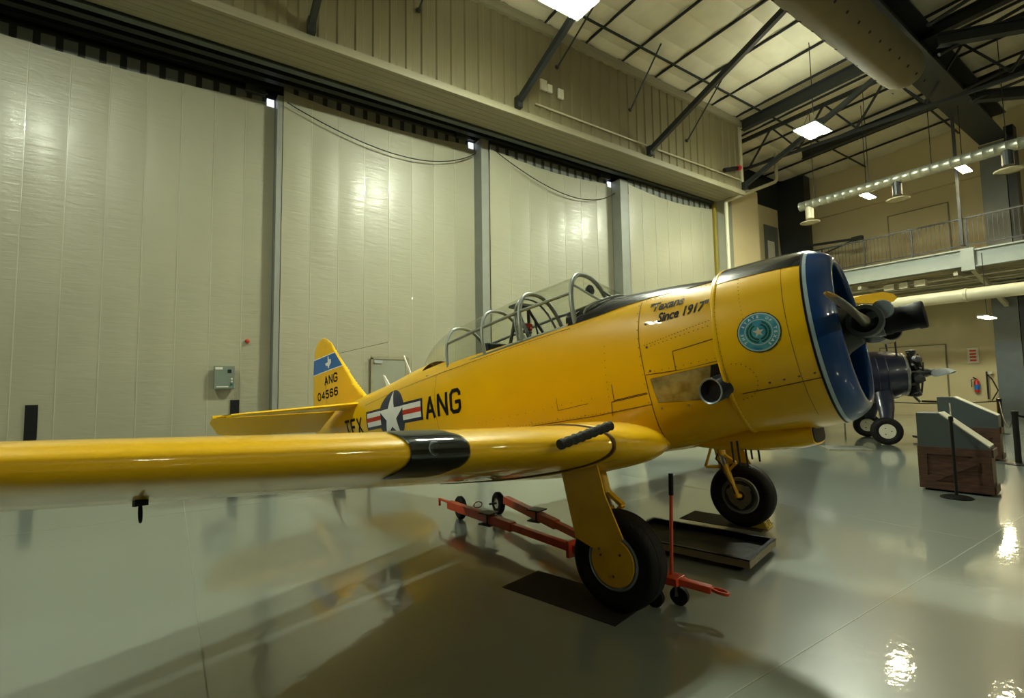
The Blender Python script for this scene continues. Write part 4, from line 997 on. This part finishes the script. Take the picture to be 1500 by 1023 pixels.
# ---- landing gear
WR = .326
def wheel(s):
    y = 1.305*s; t = AB()
    t.lathe([(-.075, .17), (-.085, .20), (-.105, .245), (-.108, .275), (-.095, .305), (-.065, .322), (-.03, .327), (.03, .327), (.065, .322), (.095, .305), (.108, .275), (.105, .245), (.085, .20), (.075, .17)], (0, y, 0), (0, 1, 0), 56)
    t = t.build('main_wheel_tire', M['tire'], smooth=50)
    g_ = AB()
    for q in (-.045, -.015, .015, .045): g_.lathe([(q-.003, .3262), (q-.003, .3275), (q+.003, .3275), (q+.003, .3262)], (0, y, 0), (0, 1, 0), 56)
    g_.build('tread_groove', M['letter'], t)
    o = s*.078
    AB().lathe([(-.078, .0), (-.078, .172), (-.092, .18), (-.082, .192), (-.05, .18), (.05, .18), (.082, .192), (.092, .18), (.078, .172), (.078, 0)], (0, y, 0), (0, 1, 0), 48).build('wheel_rim', M['rim'], t, smooth=40)
    return t
tn = wheel(1); tf = wheel(-1)
b = AB(); b.lathe([(0, 0), (0, .163), (.008, .167), (.016, .160), (.020, .0)], (0, 1.305+.078, 0), (0, 1, 0), 40)
hc = b.build('hub_cover', M['yellow_flat'], tn, smooth=30, label='yellow disc hub cover')
for a in (.6, 2.6, 4.7): AB().lathe([(0, .009), (.004, .008), (.004, 0)], (.09*math.cos(a), 1.405, .09*math.sin(a)), (0, 1, 0), 8).build('cover_bolt', M['seam'], tn)
# brake on the inner side of the far wheel
b = AB(); b.lathe([(0, .0), (0, .155), (-.012, .155), (-.012, 0)], (0, -1.305+.088, 0), (0, -1, 0), 32).build('wheel_web', M['dark_steel'], tf)
b = AB(); b.lathe([(0, .05), (0, .12), (.012, .12), (.012, .05)], (0, -1.305+.09, 0), (0, 1, 0), 30).build('brake_disc', M['steel'], tf)
for s in (1, -1):
    yi = 1.305*s; q_ = lambda x, y, z: (x, s*y, z)
    b = AB(); b.tube([q_(0, 1.22, 0), q_(-.01, 1.165, .0), q_(-.03, 1.165, .10), q_(-.07, 1.19, .24), q_(-.085, 1.20, .33)], [.030, .030, .027, .034, .040], 14)
    gl = b.build('gear_fork', M['yellow_flat'], smooth=60)
    AB().tube([q_(-.085, 1.20, .32), q_(-.10, 1.20, .44)], .030, 14).build('oleo_piston', M['steel'], gl, label='chrome oleo piston')
    AB().tube([q_(-.10, 1.20, .43), q_(-.13, 1.20, .72)], .046, 14).build('oleo_cylinder', M['yellow_flat'], gl, smooth=60)
    b = AB(); b.bar(q_(-.06, 1.20, .26), q_(.03, 1.20, .34), .05, .025).bar(q_(.03, 1.20, .34), q_(-.09, 1.20, .45), .05, .025)
    b.build('torque_link', M['yellow_flat'], gl)
    b = AB(); b.tube([q_(-.12, 1.18, .48), q_(-.16, 1.16, .40), q_(-.11, 1.15, .34), q_(-.10, 1.15, .25), q_(-.04, 1.14, .12), q_(-.02, 1.14, .03)], .009, 6).build('brake_hose', M['letter'], gl, smooth=60)
    b = AB(); b.tube([q_(-.09, 1.19, .31), q_(-.27, 1.12, .33)], .015, 8).tube([q_(-.27, 1.12, .33), q_(-.12, 1.10, .62)], .015, 8).build('side_brace', M['yellow_flat'], gl)
    for a in (.6, 2.7, 4.7):
        AB().lathe([(0, 0), (0, .045), (.012, .045), (.012, 0)], (.095*math.cos(a), s*(1.305-.10), .095*math.sin(a)), (0, -s, 0), 8).build('brake_puck', M['steel'], gl)
# gear doors
b = AB(); b.prism([(-.285, .66), (.03, .66), (.055, .45), (.145, .165), (-.05, .075), (-.235, .165), (-.26, .40)], (0, 1.445, 0), (1, 0, 0), (0, 0, 1), .012)
b.build('gear_door', M['yellow_flat'])
AB().box((-.05, 1.436, .62), (.10, .02, .03)).lathe([(0, .012), (.012, .010), (.012, 0)], (-.05, 1.451, .10), (0, 1, 0), 10).build('door_bolt', M['heat'])
b = AB(); b.prism([(-.285, .66), (.03, .66), (.055, .45), (.145, .165), (-.05, .075), (-.235, .165), (-.26, .40)], (0, -1.445, 0), (1, 0, 0), (0, 0, 1), .012).build('gear_door', M['yellow_flat'])

# ================================================================ THINGS ON THE FLOOR
def hp(x, y):  # aircraft ground frame (x forward, y starboard) -> hangar
    c, s_ = math.cos(math.radians(-76)), math.sin(math.radians(-76)); return (3.860 + x*c - (-y)*s_, 2.862 + x*s_ + (-y)*c)
AZ = math.radians(-76)
p = hp(-.38, 1.34); o = MB().box((0, 0, .002), (.98, .44, .004)).build('rubber_mat', M['rubber'], label='black rubber mat under the near main wheel', cat='mat', group=None); o.location = (*p, 0); o.rotation_euler = (0, 0, AZ)
p = hp(-.22, -1.37); o = MB().box((0, 0, .002), (.86, .44, .004)).build('rubber_mat', M['rubber'], label='black rubber mat under the far main wheel beside the yellow chock', cat='mat'); o.location = (*p, 0); o.rotation_euler = (0, 0, AZ)
# chock
p = hp(.175, -1.36); ck = empty('wheel_chock', (p[0], p[1], .0045), (0, 0, AZ)); tag(ck, 'yellow wheel chock with black lettering in front of the far main wheel', 'chock')
b = MB(); b.add([(x_, y_, z_) for y_ in (-.095, .095) for x_, z_ in ((-.10, 0), (.075, 0), (.030, .085), (-.015, .085))], [(0, 1, 2, 3), (7, 6, 5, 4), (0, 4, 5, 1), (1, 5, 6, 2), (2, 6, 7, 3), (3, 7, 4, 0)]).build('wedge_body', M['yellowstrip'], ck, bevel=.004)
for k, ch in enumerate('LIFT'):
    b = MB()
    for q in glyph(ch, -.085+.044*k, .014, .034, .056, .011): b.add([(.0765-.045*(z_/.085), x_, z_) for x_, z_ in q], [tuple(range(len(q)))])
    b.build('letter', M['letter'], ck, fix=False)
# drip tray
p = hp(-.11, -.25); dt = empty('drip_tray', (p[0], p[1], 0), (0, 0, AZ)); tag(dt, 'low wheeled drip tray with dark blue-black pan between the main wheels', 'tray')
L_, Wd, z0, z1_ = 1.19, .74, .045, .105
MB().bb((-L_/2, -Wd/2, z0), (L_/2, Wd/2, z0+.012)).build('pan_floor', M['oil'], dt)
for a, c in (((-L_/2, -Wd/2), (L_/2, -Wd/2+.02)), ((-L_/2, Wd/2-.02), (L_/2, Wd/2)), ((-L_/2, -Wd/2), (-L_/2+.02, Wd/2)), ((L_/2-.02, -Wd/2), (L_/2, Wd/2))):
    MB().bb((a[0], a[1], z0), (c[0], c[1], z1_)).build('pan_side', M['tray'], dt)
for a, c in (((-L_/2-.004, -Wd/2-.004), (L_/2+.004, -Wd/2+.03)), ((-L_/2-.004, Wd/2-.03), (L_/2+.004, Wd/2+.004)), ((-L_/2, -Wd/2+.03), (-L_/2+.03, Wd/2-.03)), ((L_/2-.03, -Wd/2+.03), (L_/2, Wd/2-.03))):
    MB().bb((a[0], a[1], z1_), (c[0], c[1], z1_+.008)).build('rim_strip', M['tray'], dt)
for a, c in (((-L_/2-.003, -Wd/2-.003), (L_/2+.003, -Wd/2)), ((-L_/2-.003, Wd/2), (L_/2+.003, Wd/2+.003)), ((L_/2, -Wd/2), (L_/2+.003, Wd/2)), ((-L_/2-.003, -Wd/2), (-L_/2, Wd/2))):
    MB().bb((a[0], a[1], z0), (c[0], c[1], z1_-.004)).build('outer_band', M['trayedge'], dt)
for sx in (-.45, .45):
    for sy in (-.26, .26): MB().lathe([(-.012, .0), (-.012, .025), (.012, .025), (.012, 0)], (sx, sy, .025), (0, 1, 0), 12).build('caster', M['letter'], dt)
# red tow bar: two arms from the rear wheels to a steering head in front of the near wheel
tb = empty('tow_bar', (3.0, 3.5, 0)); tag(tb, 'red V-shaped aircraft tow bar on small wheels lying beneath the trainer', 'tow bar')
def rel(p): return (p[0]-3.0, p[1]-3.5, p[2])
LA = ((2.66, 5.22, .20), (2.86, 2.62, .17)); RA = ((3.29, 5.02, .20), (2.95, 2.62, .17))
for A, B in (LA, RA):
    A, B = Vector(rel(A)), Vector(rel(B)); d = (B-A).normalized()
    MB().bar(A, A+d*1.15, .075, .085).build('arm_sleeve', M['tow'], tb, bevel=.004)
    MB().bar(A+d*1.1, B, .055, .065).build('arm_tube', M['tow'], tb, bevel=.004)
    for q in (.75, 1.95):
        c = A+d*q
        if q < 1: MB().box(c+Vector((0, 0, .055)), (.15, .15, .012), rz=.3).box(c+Vector((0, 0, -.055)), (.15, .15, .012), rz=.3).tube([c+Vector((.05, .05, -.055)), c+Vector((.05, .05, .055))], .008, 6).tube([c+Vector((-.05, -.05, -.055)), c+Vector((-.05, -.05, .055))], .008, 6).build('clamp_plate', M['dark_steel'], tb)
        else: MB().box(c, (.14, .03, .13), rz=math.atan2(d.y, d.x)+PI/2).build('arm_flange', M['tow'], tb)
c = Vector(rel(LA[0])); MB().bar(c+Vector((0, .0, .02)), c+Vector((-.02, .22, .03)), .03, .02).bar(c+Vector((-.02, .22, .03)), c+Vector((-.02, .22, -.05)), .02, .02).build('end_hook', M['tow'], tb)
MB().tube([c+Vector((.05+.05*math.cos(a*PI/6), -.55+.04*math.sin(a*PI/6)*0, .09+.03*math.sin(a*PI/6))) for a in range(12)], .006, 5, close=True).build('carry_ring', M['tow'], tb)
for wx, wy in ((2.83, 5.28), (3.30, 5.20)):
    c = Vector(rel((wx, wy, .13))); ax = Vector((1, -.12, 0)); ax.normalize()
    t = MB().lathe([(-.03, .06), (-.036, .085), (-.034, .115), (-.018, .13), (.018, .13), (.034, .115), (.036, .085), (.03, .06)], c, ax, 30).build('small_wheel', M['tire'], tb, smooth=50)
    MB().lathe([(-.025, .0), (-.028, .03), (-.018, .05), (-.03, .068), (.03, .068), (.018, .05), (.028, .03), (.025, 0)], c, ax, 24).build('wheel_rim', M['cream'], t, smooth=40)
    MB().cyl(c-ax*.12, c+ax*.06, .012, 8).build('axle', M['dark_steel'], t)
hd = Vector(rel((2.89, 2.40, .16)))
MB().bar(hd+Vector((-.03, .28, .01)), hd+Vector((.04, -.10, .02)), .13, .05).bar(hd+Vector((.03, -.08, .02)), hd+Vector((.12, -.28, .0)), .06, .045).build('steering_head', M['tow'], tb, bevel=.005)
c = hd+Vector((.14, -.33, .0)); MB().tube([c+Vector((.045*math.cos(a*PI/8)*.6, .06*math.sin(a*PI/8), 0)) for a in range(16)], .011, 6, close=True).build('tow_eye', M['tow'], tb, smooth=60)
hh = MB().tube([hd+Vector((.04, -.02, .02)), hd+Vector((.07, -.02, .58))], .013, 10).build('tow_handle', M['tow'], tb, smooth=60)
MB().tube([hd+Vector((.07, -.02, .58)), hd+Vector((.075, -.02, .73))], .017, 10).build('handle_grip', M['letter'], hh, smooth=60)
MB().tube([hd+Vector((-.02+.06*math.cos(a*PI/8), .16+.06*math.sin(a*PI/8), .07)) for a in range(16)], .009, 6, close=True).build('lock_ring', M['tow'], tb, smooth=60)
for q in ((-.09, .02), (.07, -.06)):
    c = hd+Vector((q[0], q[1], -.095)); t = MB().lathe([(-.018, 0), (-.022, .04), (-.02, .062), (.02, .062), (.022, .04), (.018, 0)], c, (1, .35, 0), 24).build('caster', M['tire'], tb, smooth=50)
    MB().bar(c+Vector((.03, .0, 0)), c+Vector((.02, 0, .08)), .006, .04).bar(c+Vector((-.03, .0, 0)), c+Vector((-.02, 0, .08)), .006, .04).build('caster_fork', M['steel'], t)

# display plinths
def plinth(x, y, hl, hr_, label, rz=.12, wid=.74, dep=.42):
    e = empty('display_plinth', (x, y, 0), (0, 0, rz)); tag(e, label, 'plinth')
    # x into depth, y to the left as seen from the camera
    zb = .60
    MB().bb((0, -wid/2, .03), (dep, wid/2, zb)).build('crate_core', M['wood'], e)
    MB().bb((.04, -wid/2+.04, 0), (dep-.04, wid/2-.04, .03)).build('foot', M['letter'], e)
    for z in (.03, zb-.10): MB().bb((-.02, -wid/2-.01, z), (0, wid/2+.01, z+.10)).build('plank', M['wood'], e)
    for y_ in (-wid/2-.01, wid/2-.09): MB().bb((-.02, y_, .13), (0, y_+.10, zb-.10)).build('plank', M['wood'], e)
    MB().bar((-.012, wid/2-.08, .14), (-.012, -wid/2+.08, zb-.11), .018, .10).build('diagonal_plank', M['wood'], e)
    for z in (.03, zb-.10): MB().bb((0, -wid/2-.03, z), (dep, -wid/2-.01, z+.10)).build('plank', M['wood'], e)
    b = MB(); pr = [(-wid/2, zb), (-wid/2, hr_), (wid/2-.24, hl), (wid/2, hl), (wid/2, zb)]
    k = len(pr); b.add([(-.01, a, c) for a, c in pr]+[(dep, a, c) for a, c in pr], [tuple(range(k)), tuple(range(k, 2*k))[::-1]]+[(i, (i+1) % k, k+(i+1) % k, k+i) for i in range(k)])
    b.build('slanted_top', M['panelgrey'], e)
    an = math.atan2(hl-hr_, wid-.24); c = ((dep)/2, -.12, (hl+hr_)/2+.012)
    MB().box(c, (dep-.02, (wid-.24)/math.cos(an)*.98, .012), rx=an).build('text_board', M['cream'], e)
    MB().box((c[0], c[1]+.02, c[2]+.008), (dep-.2, (wid-.24)*.5, .004), rx=an).build('picture_panel', M['bandblue'], e)
    return e
plinth(8.78, 2.36, 1.06, .62, 'nearer grey-topped wooden crate display stand behind a black stanchion')
plinth(12.7, 3.16, 1.17, .82, 'farther grey-topped wooden crate display stand, partly hidden behind the nearer one', wid=.86)
# stanchions and belts
def stanchion(x, y, h, r, label):
    e = empty('stanchion', (x, y, 0)); tag(e, label, 'stanchion')
    MB().lathe([(0, 0), (0, .17), (.012, .17), (.03, .12), (.04, .04), (.04, 0)], (0, 0, 0), (0, 0, 1), 26).build('base', M['post'], e, smooth=40)
    MB().cyl((0, 0, .03), (0, 0, h), r, 14).build('post', M['post'], e, smooth=40)
    MB().lathe([(0, r+.008), (.06, r+.008), (.07, r*.6), (.07, 0)], (0, 0, h-.04), (0, 0, 1), 14).build('post_cap', M['post'], e, smooth=40)
    return e
stanchion(8.42, 2.26, 1.02, .018, 'slim black stanchion standing right in front of the nearer crate stand')
stanchion(12.42, 2.44, .92, .045, 'nearest thick black stanchion at the right edge')
stanchion(18.9, 4.0, .95, .055, 'thick black stanchion before the blue-grey column')
stanchion(23.0, 9.6, .95, .03, 'far black stanchion hidden behind the dark trainer')
def rope(a, c, sag, label, r=.012):
    pts = [tuple(Vector(a)+(Vector(c)-Vector(a))*t/16 - Vector((0, 0, sag*4*(t/16)*(1-t/16)))) for t in range(17)]
    MB().tube(pts, r, 6).build('barrier_rope', M['post'], None, smooth=60, label=label, cat='rope')
rope((12.42, 2.44, .9), (18.9, 4.0, .9), .45, 'black barrier rope between the two thick stanchions', .02)
rope((18.9, 4.0, .9), (23.0, 9.6, .92), .18, 'black barrier rope running behind the crate stands', .018)
rope((8.42, 2.26, 1.0), (10.8, 2.9, 1.12), .06, 'short black belt rising from the slim stanchion', .014)
rope((12.42, 2.44, .88), (12.6, 1.0, .75), .1, 'black barrier rope leaving the nearest thick stanchion to the right', .02)

# ================================================================ DARK BLUE TRAINER IN THE BACKGROUND
HD = math.radians(-58)
bp = empty('biplane', (14.9, 5.5, 0), (0, 0, HD)); tag(bp, 'dark blue biplane with exposed radial engine and yellow wing behind the trainer nose', 'airplane')
def loft(secs, name, mt, n=28):
    b = MB(); rows = []
    for x, zc, hw, hh_ in secs: rows.append([(x, hw*math.cos(2*PI*k/n), zc+hh_*math.sin(2*PI*k/n)) for k in range(n)])
    return b.loops(rows).build(name, mt, bp, smooth=50)
loft([(.62, 1.66, .52, .52), (.45, 1.65, .60, .60), (.0, 1.60, .64, .66), (-1.0, 1.46, .58, .66), (-2.4, 1.2, .42, .52), (-4.2, .95, .2, .3), (-5.8, .85, .06, .15)], 'fuselage', M['plane2'])
MB().lathe([(0, .53), (.05, .54), (.08, .50), (.08, .0)], (.60, 0, 1.66), (1, 0, .05), 26).build('cowl_ring', M['steel'], bp)
for a in (.2, .0, -.25): MB().lathe([(0, .645), (.012, .652), (.024, .645)], (a, 0, 1.60), (1, 0, .06), 28).build('panel_band', M['plane2'], bp, smooth=40)
e2 = MB().lathe([(0, .0), (0, .24), (.25, .23), (.36, .14), (.52, .08), (.52, 0)], (.66, 0, 1.67), (1, 0, .05), 20).build('engine_crankcase', M['dark_steel'], bp, smooth=40)
for k in range(7):
    a = PI/2+2*PI*k/7; b = MB(); pr = []
    for q in range(8): pr += [(.20+q*.035, .10), (.213+q*.035, .10), (.213+q*.035, .078), (.233+q*.035, .078)]
    pr += [(.50, .10), (.58, .11), (.61, .04), (.61, 0)]
    b.lathe(pr, (.82, 0, 1.67), (0, math.cos(a), math.sin(a)), 10)
    b.tube([(1.02, .12*math.cos(a+.1), 1.67+.12*math.sin(a+.1)), (.94, .5*math.cos(a+.12), 1.67+.5*math.sin(a+.12))], .022, 5)
    b.tube([(.72, .55*math.cos(a+.25), 1.67+.55*math.sin(a+.25)), (.80, .35*math.cos(a+.3), 1.67+.35*math.sin(a+.3))], .035, 6)
    b.build('engine_cylinder', M['dark_steel'], e2)
b = MB(); o = Vector((1.20, 0, 1.70)); ax = Vector((.05, -1, -.02)).normalized()
for s in (1, -1):
    rows = []
    for i in range(10):
        t = i/9; r = .06+1.15*t; ch = .07+.17*math.sin(PI*min(1, t*.9+.05)); tw_ = math.radians(60-35*t); a_, c_ = Vector((1, 0, 0)), Vector((0, .12, 1))
        rows.append([o+ax*s*r+(a_*math.cos(tw_)+c_*math.sin(tw_)*s)*(ch*.6*math.cos(q*PI/5))+(a_*-math.sin(tw_)+c_*math.cos(tw_)*s)*(.018*math.sin(q*PI/5)) for q in range(10)])
    b.loops(rows)
b.lathe([(-.1, .08), (.08, .08), (.12, .04), (.12, 0)], o, (1, 0, .05), 12); b.build('propeller', M['hubgrey'], bp, smooth=50)
for s in (1, -1):
    b = MB(); rows = []; span = 4.9 if s > 0 else .75
    for k in range(12):
        y = s*span*k/11; ch = 1.5 if k < 10 else (1.42 if k == 10 else 1.2)
        rows.append([(.45-ch*c, y, 3.50+.012*abs(y)+q) for c, q in ((0, 0), (.06, .10), (.25, .17), (.6, .12), (1, 0), (.6, -.07), (.25, -.11), (.06, -.08))])
    b.loops(rows).build('upper_wing', M['yellow_flat'], bp, smooth=50, label='yellow upper wing')
    MB().tube([(.45, s*.35, 1.95), (.35, s*.55, 3.40)], .022, 6).tube([(-.15, s*.35, 1.9), (-.45, s*.55, 3.40)], .022, 6).build('cabane_strut', M['plane2'], bp)
    b = MB(); b.loops([[(x+.10*math.cos(q*PI/6)*w_, s*(.45+.5*t), zc+.0) if False else (x+.15*w_*math.cos(q*PI/6), s*y+.07*w_*math.sin(q*PI/6), zc) for q in range(12)] for x, y, zc, w_, t in ((.1, .42, 1.30, 1.5, 0), (.08, .70, .85, 1.15, 0), (.05, .86, .50, .8, 0))])
    b.build('gear_leg', M['plane2'], bp, smooth=50)
    t = MB().lathe([(-.07, .17), (-.1, .22), (-.09, .29), (-.05, .32), (.05, .32), (.09, .29), (.1, .22), (.07, .17)], (0, s*.98, .32), (0, 1, 0), 30).build('main_wheel_tire', M['tire'], bp, smooth=50)
    MB().lathe([(-.08, 0), (-.08, .17), (.08, .17), (.08, 0)], (0, s*.98, .32), (0, 1, 0), 28).build('wheel_disc', M['cream'], t)
    for q in range(3): MB().lathe([(0, .014), (.006, .0)], (.08*math.cos(q*2.1), s*.98-.081, .32+.08*math.sin(q*2.1)), (0, -1, 0), 6).build('cover_bolt', M['letter'], t)
MB().prism([(-5.2, 1.0), (-4.6, 1.1), (-4.9, 1.9), (-5.2, 2.05), (-5.7, 1.8), (-5.75, .8)], (0, 0, 0), (1, 0, 0), (0, 0, 1), .06).build('vertical_fin', M['plane2'], bp)
MB().box((1.15, .0, .98), (.05, .5, .05), rz=.4).tube([(.75, -.3, 1.12), (.85, -.35, .98)], .03, 6).build('exhaust_stub', M['dark_steel'], bp)
o = MB().box((0, 0, .01), (.85, .75, .02)).build('drip_mat', M['trayedge'], None, label='flat drip mat on the floor in front of the biplane', cat='mat'); o.location = (12.65, 5.3, 0); o.rotation_euler = (0, 0, -.9)
MB().box((12.65, 5.3, .022), (.76, .66, .004), rz=-.9).build('mat_inlay', M['midsteel'], o); bpy.data.objects['mat_inlay'].matrix_parent_inverse = Matrix.Identity(4)
o2 = bpy.data.objects['mat_inlay']; o2.parent = None; o2.parent = o; 
for v_ in o2.data.vertices: v_.co = o.matrix_basis.inverted() @ v_.co
t2 = empty('drip_tray', (15.6, 4.2, 0), (0, 0, -.9)); tag(t2, 'low dark drip tray on casters beside the biplane wheel', 'tray')
MB().bb((-.6, -.5, .07), (.6, .5, .12)).build('pan', M['track'], t2)
for sx in (-.5, .5):
    for sy in (-.4, .4): MB().cyl((sx, sy-.02, .035), (sx, sy+.02, .035), .035, 10).build('caster', M['letter'], t2)
